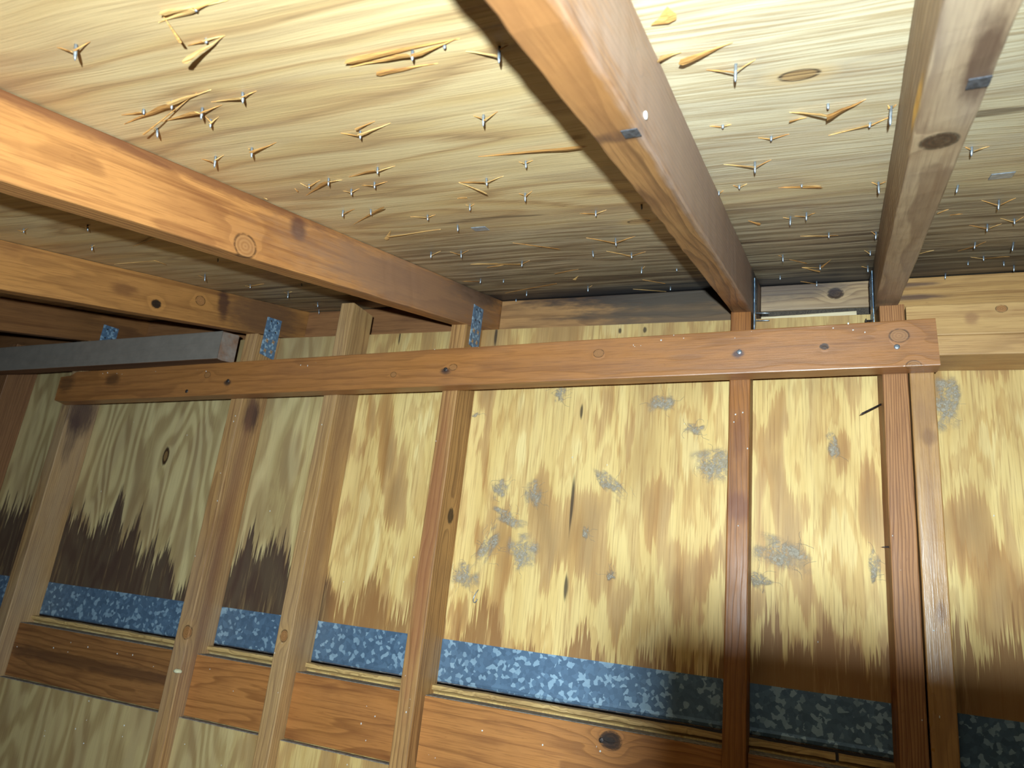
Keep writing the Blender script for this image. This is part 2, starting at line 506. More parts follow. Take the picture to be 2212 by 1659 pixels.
def stick_mesh(name, L, ys, zs, shear0=0.0, shear1=0.0, seed=0.0, rough=0.0005, bev=0.0022, segs=None, wane=None):
    """sawn length of lumber along local x with eased, slightly uneven edges"""
    y0, y1 = ys; z0, z1 = zs
    b = bev
    prof = []
    for (cy, cz, sy, sz) in ((y0, z0, 1, 1), (y1, z0, -1, 1), (y1, z1, -1, -1), (y0, z1, 1, -1)):
        a = (cy + sy * b, cz); c = (cy, cz + sz * b); mth = (cy + sy * b * 0.3, cz + sz * b * 0.3)
        if sy * sz > 0:
            prof += [c, mth, a]
        else:
            prof += [a, mth, c]
    n = segs or max(2, int(L / 0.02))
    V = []; F = []
    for i in range(n + 1):
        t = i / n
        for k, (py, pz) in enumerate(prof):
            px = L * t
            if i == 0:
                px += shear0 * (pz - z0)
            if i == n:
                px += shear1 * (pz - z0)
            q = Vector((px * 9 + seed * 13, py * 40, pz * 40))
            w = mnoise.noise_vector(q) * rough
            q2 = Vector((px * 60 + seed * 3, py * 90, pz * 90))
            w2 = mnoise.noise_vector(q2) * rough * 0.5
            yy, zz = py + w.y + w2.y, pz + w.z + w2.z
            if wane:
                yy, zz = wane(px, yy, zz)
            V.append((px, yy, zz))
    m = len(prof)
    for i in range(n):
        for k in range(m):
            F.append((i * m + k, i * m + (k + 1) % m, (i + 1) * m + (k + 1) % m, (i + 1) * m + k))
    F.append(tuple(range(m))); F.append(tuple(n * m + k for k in range(m)))
    return mesh_of(name, V, F)


def lumber(name, p0, p1, up, ys, zs, mat, parent=None, **kw):
    mw, L = frame(p0, p1, up)
    me = stick_mesh(name, L, ys, zs, **kw)
    return link(name, me, mat, parent, mw)


def box_mesh(name, lo, hi, bev=0.0):
    bm = bmesh.new()
    bmesh.ops.create_cube(bm, size=1.0)
    for v in bm.verts:
        v.co = Vector([lo[i] + (v.co[i] + 0.5) * (hi[i] - lo[i]) for i in range(3)])
    if bev:
        bmesh.ops.bevel(bm, geom=list(bm.edges), offset=bev, segments=1, affect='EDGES')
    me = bpy.data.meshes.new(name)
    bm.to_mesh(me); bm.free()
    return me


def lathe_mesh(name, prof, n=8):
    V = []; F = []
    for (x, r) in prof:
        for k in range(n):
            a = 2 * math.pi * k / n
            V.append((x, r * math.cos(a), r * math.sin(a)))
    for i in range(len(prof) - 1):
        for k in range(n):
            F.append((i * n + k, i * n + (k + 1) % n, (i + 1) * n + (k + 1) % n, (i + 1) * n + k))
    F.append(tuple(range(n))); F.append(tuple((len(prof) - 1) * n + k for k in range(n)))
    return mesh_of(name, V, F, True)


def along(p, d, up=(0.3, 0.2, 1)):
    """matrix whose local x runs along d from p (scene coordinates)"""
    d = Vector(d).normalized()
    mw, _ = frame(p, Vector(p) + d, up)
    return mw


# ------------------------------------------------------------------ the setting
YS = 1.424            # inner face of the upper wall sheathing
YF = 1.335            # front of the studs
SL, DA, RB = 0.262, 0.322, 0.230     # roof slope, deck underside, rafter underside at y = 0
YE = 1.51             # eave blocking
DECK_N = Vector((0, SL, -1)).normalized()      # out of the deck, into the attic
def deck_z(y): return DA + SL * y

wall_mat = wall_ply_mat('wall_plywood')
wall_low_mat = wall_ply_mat('wall_plywood_lower', True)
deck_m = deck_mat('deck_plywood')
edge_mat = lumber_mat('ply_edge', lin(206, 168, 108), lin(140, 104, 60), 3.0, (0.5, 0.0), 0.002, 0.7)

wall = link('wall_back', None, mw=Matrix.Translation((0, 0, Z0)))
wall['kind'] = 'structure'
wall['label'] = 'plywood wall behind the studs'
XL, XR = -3.3, 1.5
link('plywood_sheet', box_mesh('plywood_sheet', (XL, YS, -0.185), (-1.026, YS + 0.012, 0.602)), wall_mat, wall)
link('plywood_sheet', box_mesh('plywood_sheet', (-1.0245, YS, -0.185), (XR, YS + 0.012, 0.602)), wall_mat, wall)
# lower sheet behind the blocking: its torn top edge shows under the flashing
def strip(x0, x1, seed):
    n = max(6, int((x1 - x0) / 0.006)); V = []; F = []
    for i in range(n + 1):
        x = x0 + (x1 - x0) * i / n
        j = mnoise.noise(Vector((x * 30, seed, 0))) * 0.0012 + mnoise.noise(Vector((x * 140, seed, 3))) * 0.0007
        t = mnoise.noise(Vector((x * 18, seed, 7))) * 0.0016
        for (y, z) in ((1.402 + j, -0.198 + j), (1.402 + j, -0.190 + t), (1.414, -0.1885 + t), (1.414, -0.206), (1.409, -0.2005 + j)):
            V.append((x, y, z))
    for i in range(n):
        for k in range(5):
            F.append((i * 5 + k, i * 5 + (k + 1) % 5, i * 5 + 5 + (k + 1) % 5, i * 5 + 5 + k))
    F.append((0, 1, 2, 3, 4)); F.append(tuple(n * 5 + k for k in range(5)))
    return mesh_of('plywood_strip', V, F)
for k, (a, b) in enumerate(((XL, -1.02), (-1.019, 0.052), (0.057, XR))):
    link('plywood_strip', strip(a, b, k * 5.0), edge_mat, wall)
link('plywood_sheet', box_mesh('plywood_sheet', (XL, 1.412, -Z0), (XR, YS, -0.203)), wall_low_mat, wall)

ceiling = link('ceiling', None, mw=Matrix.Translation((0, 0, Z0)))
ceiling['kind'] = 'structure'
ceiling['label'] = 'underside of the plywood roof deck pierced by roofing nails'
def deck_sheet(y0, y1, x0, x1):
    t = 0.013
    V = []
    for (x, y) in ((x0, y0), (x1, y0), (x1, y1), (x0, y1)):
        V.append((x, y, deck_z(y)))
    for (x, y) in ((x0, y0), (x1, y0), (x1, y1), (x0, y1)):
        V.append((x, y, deck_z(y) + t))
    F = [(0, 1, 2, 3), (7, 6, 5, 4), (0, 4, 5, 1), (1, 5, 6, 2), (2, 6, 7, 3), (3, 7, 4, 0)]
    return link('plywood_sheet', mesh_of('plywood_sheet', V, F), deck_m, ceiling)
deck_sheet(-0.32, 0.8993, XL, XR)
deck_sheet(0.8998, 1.56, XL, XR)
deck_sheet(-1.3, -0.322, XL, XR)

floor_mat = plain_mat('floor_wood', lin(120, 92, 60), lin(90, 66, 42), 8, 0.8)
floor_ob = link('floor', box_mesh('floor', (XL, -1.3, -0.03), (XR, 1.45, 0.0)), floor_mat)
floor_ob['kind'] = 'structure'
floor_ob['label'] = 'rough board floor of the attic'

# ------------------------------------------------------------------ studs
STUD_G = 'vertical studs of the back wall'
def stud(x0, x1, ztop, slope, mat, label, seed, name='stud'):
    xc = (x0 + x1) / 2; w = (x1 - x0) / 2
    o = lumber(name, (xc, YS - 0.0002, -Z0), (xc, YS - 0.0002, ztop), (0, -1, 0), (-w, w), (0.0, 0.0885), mat,
               shear1=(-SL if slope else 0.0), seed=seed)
    return tag(o, label, 'stud', STUD_G)

P_ST = (0.012, -0.05)
TOPB = RB + SL * YS - 0.0012     # stud tops meet the rafters' underside
PURP = lin(58, 36, 40)
def sx(z): return z + Z0         # local x on a stud at height z
m0 = lumber_mat('stud_a', lin(142, 98, 64), lin(98, 62, 40), 1.0, P_ST, 0.006)
m1 = lumber_mat('stud_b', lin(182, 140, 90), lin(122, 84, 52), 2.0, (-0.03, -0.03), 0.0055, grey=0.25,
                stains=((sx(0.37), -0.02, 0.05, 0.07, 0.012, 0.05, PURP, 0.8), (sx(0.30), -0.02, 0.06, 0.09, 0.004, 0.02, PURP, 0.5)))
m2 = lumber_mat('stud_c', lin(184, 138, 86), lin(122, 80, 50), 3.3, (0.03, 0.15), 0.007, grey=0.2,
                stains=((sx(0.37), -0.019, 0.045, 0.05, 0.008, 0.03, PURP, 0.85), (sx(0.1), -0.019, 0.05, 0.4, 0.006, 0.02, lin(128, 84, 62), 0.5)),
                knots=((sx(-0.16), -0.012, 0.088, 0.012, 'light'),))
m3 = lumber_mat('stud_d', lin(190, 146, 92), lin(128, 88, 54), 4.1, (-0.06, 0.02), 0.0065, grey=0.15,
                knots=((sx(-0.135), -0.0, 0.088, 0.010, 'light'),),
                stains=((sx(0.2), -0.019, 0.05, 0.5, 0.006, 0.03, lin(140, 100, 66), 0.5),))
m4 = lumber_mat('stud_e', lin(184, 136, 82), lin(120, 82, 48), 5.2, (-0.05, 0.045), 0.0075, 0.75,
                knots=((sx(0.152), -0.019, 0.040, 0.013, 'dark'),),
                stains=((sx(0.1), 0.0, 0.089, 0.35, 0.02, 0.01, lin(150, 90, 56), 0.6),))
m5 = lumber_mat('stud_f', lin(158, 100, 50), lin(104, 62, 32), 6.4, (0.06, 0.14), 0.005, 0.5, mottle=0.6, rough=0.45,
                stains=((sx(0.20), 0.0, 0.089, 0.03, 0.03, 0.01, lin(112, 60, 34), 0.7), (sx(0.33), 0.0, 0.089, 0.05, 0.012, 0.01, lin(108, 60, 34), 0.5)))
m6 = lumber_mat('stud_g', lin(172, 118, 72), lin(112, 68, 42), 7.7, (0.14, 0.05), 0.0042, 0.8, mottle=0.2)
m6b = lumber_mat('stud_h', lin(184, 136, 82), lin(132, 88, 50), 8.9, (0.0, -0.5), 0.009, 0.4, rough=0.32, spec=0.8,
                 stains=((sx(0.335), -0.004, 0.0885, 0.016, 0.014, 0.01, lin(120, 78, 46), 0.6), (sx(0.05), -0.006, 0.0885, 0.02, 0.008, 0.01, lin(118, 76, 46), 0.6)))

S0 = stud(-2.288, -2.250, TOPB, True, m0, 'reddish-brown stud at the far left edge, under the dusty grey board', 1)
S1 = stud(-1.966, -1.928, TOPB, True, m1, 'grain-streaked stud below the left end of the long brace', 2)
S2 = stud(-1.343, -1.305, TOPB, True, m2, 'stud with dark purple stain just under the brace, beside the end of the dusty board', 3)
S3 = stud(-1.058, -1.020, 0.652, False, m3, 'tall stud whose square-cut top stands free above the brace', 4)
S4 = stud(-0.7385, -0.7005, TOPB, True, m4, 'stud with a dark oval knot on its side, left of the wide lint-spotted bay', 5)
S5 = stud(-0.122, -0.084, TOPB, True, m5, 'red-brown stud under the centre rafter, crossed by the brace', 6)
S6 = stud(0.139, 0.179, TOPB, True, m6, 'fine-grained stud under the right rafter with a long nail in its left side', 7)
S7 = stud(0.1815, 0.2195, 0.481, False, m6b, 'shiny short stud doubled onto the right-hand stud, under the top plate', 8, 'jack_stud')

# ------------------------------------------------------------------ rafters
RAF_G = 'sloping rafters under the roof deck'
def rafter(xa, kx, mat, label, seed, wane=None, y0=-1.0, y1=YE + 0.03):
    """xa + kx*y is the rafter's centre line"""
    p0 = (xa + kx * y0, y0, deck_z(y0)); p1 = (xa + kx * y1, y1, deck_z(y1))
    up = DECK_N
    o = lumber('rafter', p0, p1, up, (-0.019, 0.019), (0.0004, 0.0885), mat, seed=seed, rough=0.0007, wane=wane, segs=150)
    return tag(o, label, 'rafter', RAF_G)
C14 = math.sqrt(1 + SL * SL)
def rx(y, y0=-1.0): return (y - y0) * C14        # local x on a rafter at scene y
DKR = lin(62, 44, 34)
r1m = lumber_mat('rafter_a', lin(186, 126, 70), lin(122, 74, 40), 11.0, (-0.14, 0.06), 0.0085, 0.5, mottle=0.4, rough=0.5,
                 knots=((rx(0.640), 0.019, 0.075, 0.016, 'light'), (rx(0.30), 0.019, 0.03, 0.008, 'light')),
                 stains=((rx(0.745), 0.019, 0.022, 0.02, 0.02, 0.02, lin(70, 40, 36), 0.85), (rx(1.36), 0.019, 0.012, 0.16, 0.02, 0.03, lin(66, 50, 42), 0.9),
                         (rx(1.10), 0.019, 0.045, 0.42, 0.02, 0.06, lin(138, 104, 82), 0.75), (rx(0.5), 0.019, 0.002, 0.45, 0.02, 0.014, lin(92, 50, 34), 0.7)))
r2m = lumber_mat('rafter_b', lin(156, 108, 62), lin(96, 60, 32), 12.0, (-0.02, 0.16), 0.0060, 0.75, mottle=0.3,
                 knots=((rx(0.424), 0.019, 0.036, 0.010, 'light'),),
                 stains=((rx(0.431), 0.004, 0.0885, 0.012, 0.03, 0.012, lin(70, 44, 32), 0.75), (rx(0.30), 0.0, 0.0885, 0.14, 0.03, 0.006, lin(146, 96, 52), 0.7),
                         (rx(0.9), 0.019, 0.04, 0.95, 0.008, 0.08, lin(160, 134, 118), 0.75),
                         (rx(1.38), 0.019, 0.03, 0.09, 0.012, 0.06, lin(58, 54, 56), 0.85)))
r3m = lumber_mat('rafter_c', lin(168, 138, 104), lin(114, 84, 60), 13.0, (0.01, 0.22), 0.0095, 0.7, mottle=0.3, grey=0.35,
                 knots=((rx(0.524), 0.0, 0.0885, 0.013, 'dark'),),
                 stains=((rx(0.40), 0.010, 0.0885, 0.07, 0.010, 0.01, lin(70, 44, 32), 0.8), (rx(0.47), -0.019, 0.078, 0.05, 0.006, 0.008, lin(232, 178, 70), 0.75),
                         (rx(1.40), -0.019, 0.03, 0.10, 0.012, 0.06, lin(56, 52, 52), 0.8)))
r4m = lumber_mat('rafter_d', lin(176, 120, 64), lin(116, 74, 40), 14.0, (-0.2, 0.05), 0.008, 0.4, mottle=0.5,
                 knots=((rx(1.126), 0.019, 0.034, 0.011, 'light'), (rx(1.008), 0.019, 0.062, 0.010, 'hole')),
                 stains=((rx(0.93), 0.019, 0.045, 0.035, 0.02, 0.016, lin(112, 70, 40), 0.7), (rx(1.34), 0.019, 0.04, 0.15, 0.02, 0.07, lin(96, 66, 48), 0.75),
                         (rx(1.195), 0.019, 0.03, 0.02, 0.02, 0.05, lin(66, 40, 34), 0.8)))
r5m = lumber_mat('rafter_e', lin(140, 92, 52), lin(92, 58, 34), 15.0, (-0.2, 0.05), 0.008, 0.5, mottle=0.5)
def torn_edge(px, y, z):
    if y < -0.012 and z > 0.075 and px < rx(0.75):
        y += 0.0035 * max(0.0, mnoise.noise(Vector((px * 55, 3.0, 0)))) + 0.0015 * abs(mnoise.noise(Vector((px * 160, 7.0, 0))))
    return y, z
R1 = rafter(-0.719, 0.0, r1m, 'long orange-brown rafter crossing the upper left of the roof', 21)
R2 = rafter(-0.142, 0.031, r2m, 'centre rafter with a ragged left edge and a small dark metal plate', 22, torn_edge)
R3 = rafter(0.0715, 0.0605, r3m, 'greyish right-hand rafter with an oval knot on its underside', 23)
R4 = rafter(-1.322, 0.0, r4m, 'brown rafter low at the left with a round knot and a dark hole', 24)
R5 = rafter(-1.949, 0.0, r5m, 'shadowy rafter at the far left edge, lowest of the visible rafters', 25)

# ------------------------------------------------------------------ eave blocking between the rafters
EAVE_G = 'short eave blocks between the rafter ends'
def eave(x0, x1, zb, mat, label, seed, z_top=None, name='eave_block'):
    zt = (deck_z(YE) - 0.0015) if z_top is None else z_top
    o = lumber(name, (x0, YE + 0.019, zb), (x1, YE + 0.019, zb), (0, -1, 0), (0.0, zt - zb), (0.0, 0.019), mat, seed=seed)
    return tag(o, label, 'block', EAVE_G)
# local y runs upwards, local z towards the room
BLK = lin(40, 38, 42)
e1 = lumber_mat('eave_a', lin(176, 128, 80), lin(112, 78, 50), 31.0, (0.06, -0.1), 0.006, 0.6,
                stains=((0.45, 0.102, 0.019, 0.40, 0.034, 0.02, BLK, 0.9), (0.40, 0.004, 0.019, 0.28, 0.014, 0.02, lin(78, 72, 70), 0.7),
                        (0.36, 0.055, 0.019, 0.26, 0.010, 0.02, lin(58, 50, 46), 0.6), (0.52, 0.06, 0.019, 0.30, 0.09, 0.02, lin(84, 72, 60), 0.75)))
e2 = lumber_mat('eave_b', lin(186, 152, 112), lin(124, 92, 66), 32.0, (-0.03, -0.12), 0.0055, 0.65, grey=0.3,
                knots=((0.1495, 0.033, 0.019, 0.0125, 'dark'),),
                stains=((0.04, 0.050, 0.019, 0.16, 0.030, 0.02, lin(68, 62, 66), 0.65),))
e3 = lumber_mat('eave_c', lin(196, 148, 90), lin(136, 94, 56), 33.0, (-0.4, -0.1), 0.012, 0.35,
                stains=((0.02, 0.100, 0.019, 0.06, 0.006, 0.02, lin(84, 62, 58), 0.75), (0.02, 0.072, 0.019, 0.09, 0.007, 0.02, lin(84, 62, 58), 0.75)))
e4 = lumber_mat('eave_d', lin(148, 100, 62), lin(96, 62, 40), 34.0, (0.06, -0.1), 0.008, 0.5)
eave(-0.698, -0.1165, 0.606, e1, 'eave block blackened along its top edge, between the long orange and centre rafters', 31)
eave(-0.0745, 0.142, 0.6565, e2, 'grey-brown eave block with a round knot, between centre and right rafters', 32)
eave(0.187, XR, 0.600, e3, 'amber eave board right of the right-hand rafter', 33)
eave(-1.301, -0.740, 0.604, e4, 'brown eave block behind the free-standing stud top', 34)
eave(-1.928, -1.343, 0.604, e4, 'dark eave block behind the end of the dusty grey board', 35)
eave(-3.2, -1.97, 0.604, e4, 'dark eave board at the far left behind the shadowy rafter', 36)
vent_m = plain_mat('vent_fibre', lin(92, 80, 66), lin(56, 48, 42), 700, 0.9)
o = link('soffit_strip', box_mesh('soffit_strip', (-0.074, 1.512, 0.600), (0.140, 1.545, 0.6555), 0.001), vent_m, mw=Matrix.Translation((0, 0, Z0)))
tag(o, 'dark fibrous soffit strip under the knotty eave block', 'soffit strip')
shim_m = lumber_mat('shim', lin(216, 196, 160), lin(170, 140, 100), 36.0, (0.3, 0), 0.004, 0.3)
tag(lumber('wood_shim', (-0.070, 1.440, 0.6035), (0.108, 1.440, 0.6085), (0, -1, 0), (-0.004, 0.004), (-0.008, 0.012), shim_m, seed=36, bev=0.0006),
    'thin pale shim lying on the wall edge below the knotty eave block', 'shim')

# ------------------------------------------------------------------ boards fixed across the studs
brace_m = lumber_mat('brace_wood', lin(172, 112, 60), lin(122, 76, 40), 41.0, (0.05, -0.16), 0.007, 0.45, mottle=0.35, rough=0.40, spec=1.0,
                     knots=((1.249, -0.002, 0.038, 0.0075, 'light'), (1.575, 0.012, 0.038, 0.0085, 'light'), (2.112, 0.014, 0.038, 0.0125, 'light'),
                            (1.992, 0.001, 0.038, 0.006, 'dark'), (1.10, -0.012, 0.038, 0.006, 'light'), (0.548, 0.012, 0.038, 0.008, 'light'),
                            (2.13, -0.042, 0.036, 0.009, 'light')),
                     stains=((1.231, -0.010, 0.038, 0.014, 0.008, 0.01, lin(54, 40, 40), 0.85), (0.62, -0.012, 0.038, 0.012, 0.010, 0.01, lin(50, 42, 38), 0.85),
                             (0.21, 0.014, 0.038, 0.03, 0.02, 0.01, lin(72, 46, 30), 0.7), (0.03, 0.01, 0.038, 0.035, 0.03, 0.01, lin(72, 48, 32), 0.6),
                             (1.844, -0.004, 0.038, 0.011, 0.010, 0.01, lin(60, 50, 60), 0.8)))
def brace_wane(px, y, z):
    if px < 0.052 and y > 0.02:          # broken upper left corner
        y = min(y, 0.030 + 0.10 * max(0.0, px - 0.01))
    if px < 0.04 and y < -0.02 and z > 0.015:
        y += 0.004 * (0.04 - px) / 0.04
    return y, z
b0 = (-1.947, YF - 0.0002, 0.4265); b1 = (0.2215, YF - 0.0002, 0.4935)
# local y runs up the wall, local z towards the viewer
def cross_board(name, p0, p1, half, thick, mat, **kw):
    return lumber(name, p0, p1, (0, -1, 0), (-half, half), (0.0, thick), mat, **kw)

BR = tag(cross_board('brace_board', b0, b1, 0.0435, 0.038, brace_m, seed=41, wane=brace_wane, segs=110),
         'long orange-brown brace board nailed across the studs', 'brace board')
dusty_m = lumber_mat('dusty_wood', lin(128, 82, 50), lin(84, 54, 34), 42.0, (0.05, -0.16), 0.007, 0.4, dust=lin(122, 112, 102), rough=0.75)
def dusty_wane(px, y, z):
    return y, z
DB = cross_board('dusty_board', (-3.2, YF - 0.0002, 0.4945), (-1.362, YF - 0.0002, 0.5385), 0.0385, 0.038, dusty_m, seed=42, shear1=-0.85)
tag(DB, 'dusty grey board with a slanted end, above the left end of the brace', 'board')

plate_m1 = lumber_mat('plate_a', lin(196, 150, 96), lin(138, 96, 60), 43.0, (0.02, -0.2), 0.006, 0.35, grey=0.1, rough=0.5)
plate_m2 = lumber_mat('plate_b', lin(200, 156, 100), lin(146, 104, 64), 44.0, (0.04, -0.3), 0.012, 0.35, rough=0.5,
                      knots=((0.145, 0.046, 0.089, 0.007, 'light'),), stains=((0.10, 0.03, 0.089, 0.012, 0.012, 0.01, lin(140, 96, 66), 0.6),))
tag(lumber('top_plate', (0.1835, YS - 0.0002, 0.4825), (XR, YS - 0.0002, 0.4825), (0, -1, 0), (0.0, 0.0365), (0.0, 0.0885), plate_m1, seed=43),
    'lower top plate at the right, resting on the short shiny stud', 'top plate', 'stacked top plates')
def ragged_top(px, y, z):
    if y > 0.05:
        y += 0.0030 * mnoise.noise(Vector((px * 12, 0, 5))) + 0.0012 * mnoise.noise(Vector((px * 60, 0, 9)))
    return y, z
tag(lumber('top_plate', (0.1815, YS - 0.0002, 0.5197), (XR, YS - 0.0002, 0.5197), (0, -1, 0), (0.0, 0.058), (0.0, 0.0880), plate_m2, seed=44, wane=ragged_top),
    'upper top plate with a ragged upper edge, at the right', 'top plate', 'stacked top plates')

# ------------------------------------------------------------------ blocking, lower panels, flashing
BLK_G = 'horizontal blocking between the studs'
LOW_G = 'plywood pieces below the blocking'
bays = [(-2.249, -1.967, 'at the far left edge'), (-1.927, -1.344, 'left of the purple-stained stud'), (-1.304, -1.059, 'in the narrow bay left of the free-topped stud'),
        (-1.019, -0.7395, 'right of the free-topped stud'), (-0.6995, -0.123, 'with a big black knot in the wide lint-spotted bay'),
        (-0.083, 0.138, 'in the shaded bay under the right rafter'), (0.2205, 1.4, 'in the shadow at the lower right corner')]
tones = [(150, 102, 58), (156, 104, 58), (184, 120, 64), (180, 116, 60), (186, 122, 64), (176, 112, 58), (176, 112, 58)]
for i, ((a, b, where), tn) in enumerate(zip(bays, tones)):
    kn = ()
    stn = ()
    if i == 4:
        kn = ((0.3825, 0.112, 0.038, 0.0155, 'dark'),)
        stn = ((0.375, 0.112, 0.038, 0.02, 0.008, 0.01, lin(30, 24, 22), 0.7),)
    if i == 1:
        stn = ((0.3, 0.065, 0.038, 0.5, 0.018, 0.02, lin(82, 52, 32), 0.7),)
    bmat = lumber_mat('blocking_%d' % i, lin(*tn), lin(int(tn[0] * .66), int(tn[1] * .60), int(tn[2] * .56)), 50.0 + i * 1.7, (0.05, -0.14 - 0.02 * i), 0.0052, 0.6,
                      knots=kn, stains=stn, dust=None)
    o = lumber('blocking_board', (a, 1.4095, -0.339), (b, 1.4095, -0.339), (0, -1, 0), (0.0, 0.1315), (0.0, 0.0355), bmat, seed=50 + i)
    tag(o, ('dark streaked' if i == 1 else 'orange-brown') + ' blocking board ' + where, 'blocking', BLK_G)
    if i < 5:
        me = box_mesh('lower_panel', (a + 0.0004, 1.3605, -Z0 + 0.002), (b - 0.0004, 1.3735, -0.3415), 0.0008)
        o = link('lower_panel', me, wall_low_mat, mw=Matrix.Translation((0, 0, Z0)))
        w = ['at the far left edge', 'in the lower left corner, left of the purple-stained stud', 'at the bottom, in the narrow bay of the free-topped stud',
             'at the bottom, right of the free-topped stud', 'at the bottom of the wide lint-spotted bay'][i]
        tag(o, 'yellow plywood panel ' + w, 'panel', LOW_G)
# grey dust lying on top of the blocking
dust_m = plain_mat('settled_dust', lin(150, 140, 128), lin(112, 104, 96), 120, 0.95)
for o in [k for k in bpy.data.objects if k.name.startswith('blocking_board')]:
    Lb = max(v.co.x for v in o.data.vertices)
    link('dust_layer', box_mesh('dust_layer', (0.0006, 0.1312, 0.0), (Lb - 0.0006, 0.1324, 0.0350), 0.0003), dust_m, o)
for o in [k for k in bpy.data.objects if k.name.startswith('lower_panel')]:
    xs = [v.co.x for v in o.data.vertices]
    link('dust_layer', box_mesh('dust_layer', (min(xs) + 0.0006, 1.3607, -0.3418), (max(xs) - 0.0006, 1.3735, -0.3404), 0.0003), dust_m, o)

galv = galv_mat('galvanised', 120)
def flashing():
    prof = [(YS - 0.0006, -0.1005), (YS - 0.0016, -0.1005), (YS - 0.0018, -0.140), (YS - 0.0022, -0.172), (YS - 0.0030, -0.1775), (YS - 0.0016, -0.1830),
            (YS + 0.0016, -0.1860), (YS + 0.0060, -0.1868), (YS + 0.0060, -0.1862), (YS + 0.0010, -0.1850), (YS - 0.0020, -0.1800), (YS - 0.0012, -0.172)]
    n = 120; V = []; F = []
    for i in range(n + 1):
        x = XL + (XR - XL) * i / n
        for (y, z) in prof:
            w = mnoise.noise(Vector((x * 4, z * 10, 2))) * 0.0006
            V.append((x, y + min(0.0, w), z + mnoise.noise(Vector((x * 3, 5, 1))) * 0.0008))
    m = len(prof)
    for i in range(n):
        for k in range(m):
            F.append((i * m + k, i * m + (k + 1) % m, (i + 1) * m + (k + 1) % m, (i + 1) * m + k))
    F.append(tuple(range(m))); F.append(tuple(n * m + k for k in range(m)))
    return mesh_of('metal_flashing', V, F)
tag(link('metal_flashing', flashing(), galv, mw=Matrix.Translation((0, 0, Z0))), 'spangled galvanised flashing strip running behind the studs', 'flashing')

# ------------------------------------------------------------------ metal ties
tie_m = galv_mat('tie_metal', 190, 1.25)
hole_m = plain_mat('tie_slot_wood', lin(206, 160, 104), lin(160, 112, 68), 300, 0.7)
steel = plain_mat('nail_steel', lin(188, 196, 204), lin(140, 148, 158), 300, 0.35, 0.75, 0.5)
iron = plain_mat('nail_iron', lin(92, 82, 78), lin(58, 50, 48), 300, 0.5, 0.6, 0.5)
cross_v = []
def cross_mesh():
    V = []; F = []
    for ang in (0.6, 0.6 + math.pi / 2):
        c, s = math.cos(ang), math.sin(ang)
        i = len(V)
        for (u, v) in ((-0.0060, -0.0014), (0.0060, -0.0014), (0.0060, 0.0014), (-0.0060, 0.0014)):
            V.append((0.0, u * c - v * s, u * s + v * c))
        for (u, v) in ((-0.0060, -0.0014), (0.0060, -0.0014), (0.0060, 0.0014), (-0.0060, 0.0014)):
            V.append((0.0004, u * c - v * s, u * s + v * c))
        F += [(i, i + 1, i + 2, i + 3), (i + 4, i + 5, i + 6, i + 7), (i, i + 1, i + 5, i + 4), (i + 1, i + 2, i + 6, i + 5), (i + 2, i + 3, i + 7, i + 6), (i + 3, i, i + 4, i + 7)]
    return mesh_of('tie_slot', V, F)
slot_me = cross_mesh(); slot_me.materials.append(hole_m)
dot_me = lathe_mesh('tie_nail', [(0, 0.0026), (0.0009, 0.0024), (0.0013, 0.001)], 8); dot_me.materials.append(iron)
TIE_G = 'metal ties joining rafters to studs'
def tie(x, side, y0, y1, z0, z1, label, skew=0.0):
    """side +1: plate on a right-hand face"""
    t = 0.0012 * side
    V = []
    for xx in (0.0, t):
        V += [(xx, 0, 0), (xx, y1 - y0, 0), (xx, y1 - y0, z1 - z0), (xx, 0, z1 - z0 - skew)]
    F = [(0, 1, 2, 3), (7, 6, 5, 4), (0, 4, 5, 1), (1, 5, 6, 2), (2, 6, 7, 3), (3, 7, 4, 0)]
    o = link('hurricane_tie', mesh_of('hurricane_tie', V, F), tie_m, mw=Matrix.Translation((x, y0, Z0 + z0)))
    tag(o, label, 'metal tie', TIE_G)
    w, h = y1 - y0, z1 - z0
    for r in range(4):
        for c in range(2):
            p = Vector((t + 0.0001 * side, w * (0.28 + 0.44 * c), h * (0.12 + 0.245 * r) + (0.004 if c else 0)))
            me, nm = (slot_me, 'tie_slot') if r < 2 else (dot_me, 'tie_nail')
            k = link(nm, me, None, o, Matrix.Translation(p) @ Matrix.Rotation(0 if side > 0 else math.pi, 4, 'Z'))
    return o
tie(-0.6993, 1, 1.357, 1.408, 0.540, 0.648, 'perforated metal tie on the stud under the long orange rafter', 0.008)
tie(-1.3022, 1, 1.355, 1.409, 0.533, 0.646, 'bluish perforated metal tie right of the dusty board end', 0.010)
tie(-1.9272, 1, 1.362, 1.412, 0.540, 0.649, 'metal tie peeping out above the dusty grey board', 0.005)
t5 = tie(-0.0797, 1, 1.350, 1.402, 0.545, 0.660, 'metal tie seen edge-on at the foot of the centre rafter')
t6 = tie(0.1312, -1, 1.350, 1.402, 0.545, 0.660, 'metal tie seen edge-on left of the right rafter foot')
big_nail = lathe_mesh('tie_nail', [(0, 0.0016), (0.011, 0.0016), (0.011, 0.0042), (0.0125, 0.0040), (0.013, 0.001)], 10); big_nail.materials.append(iron)
link('tie_nail', big_nail, None, t6, Matrix.Translation((-0.0012, 0.012, 0.018)) @ Matrix.Rotation(math.pi, 4, 'Z'))
nail_long = lathe_mesh('tie_nail', [(0, 0.0011), (0.024, 0.0011), (0.0265, 0.0003)], 8); nail_long.materials.append(steel)
link('tie_nail', nail_long, None, t5, Matrix.Translation((0.0012, 0.050, 0.060)) @ Matrix.Rotation(0.15, 4, 'Z'))
link('tie_nail', nail_long, None, t5, Matrix.Translation((0.0012, 0.050, 0.043)) @ Matrix.Rotation(0.05, 4, 'Z'))

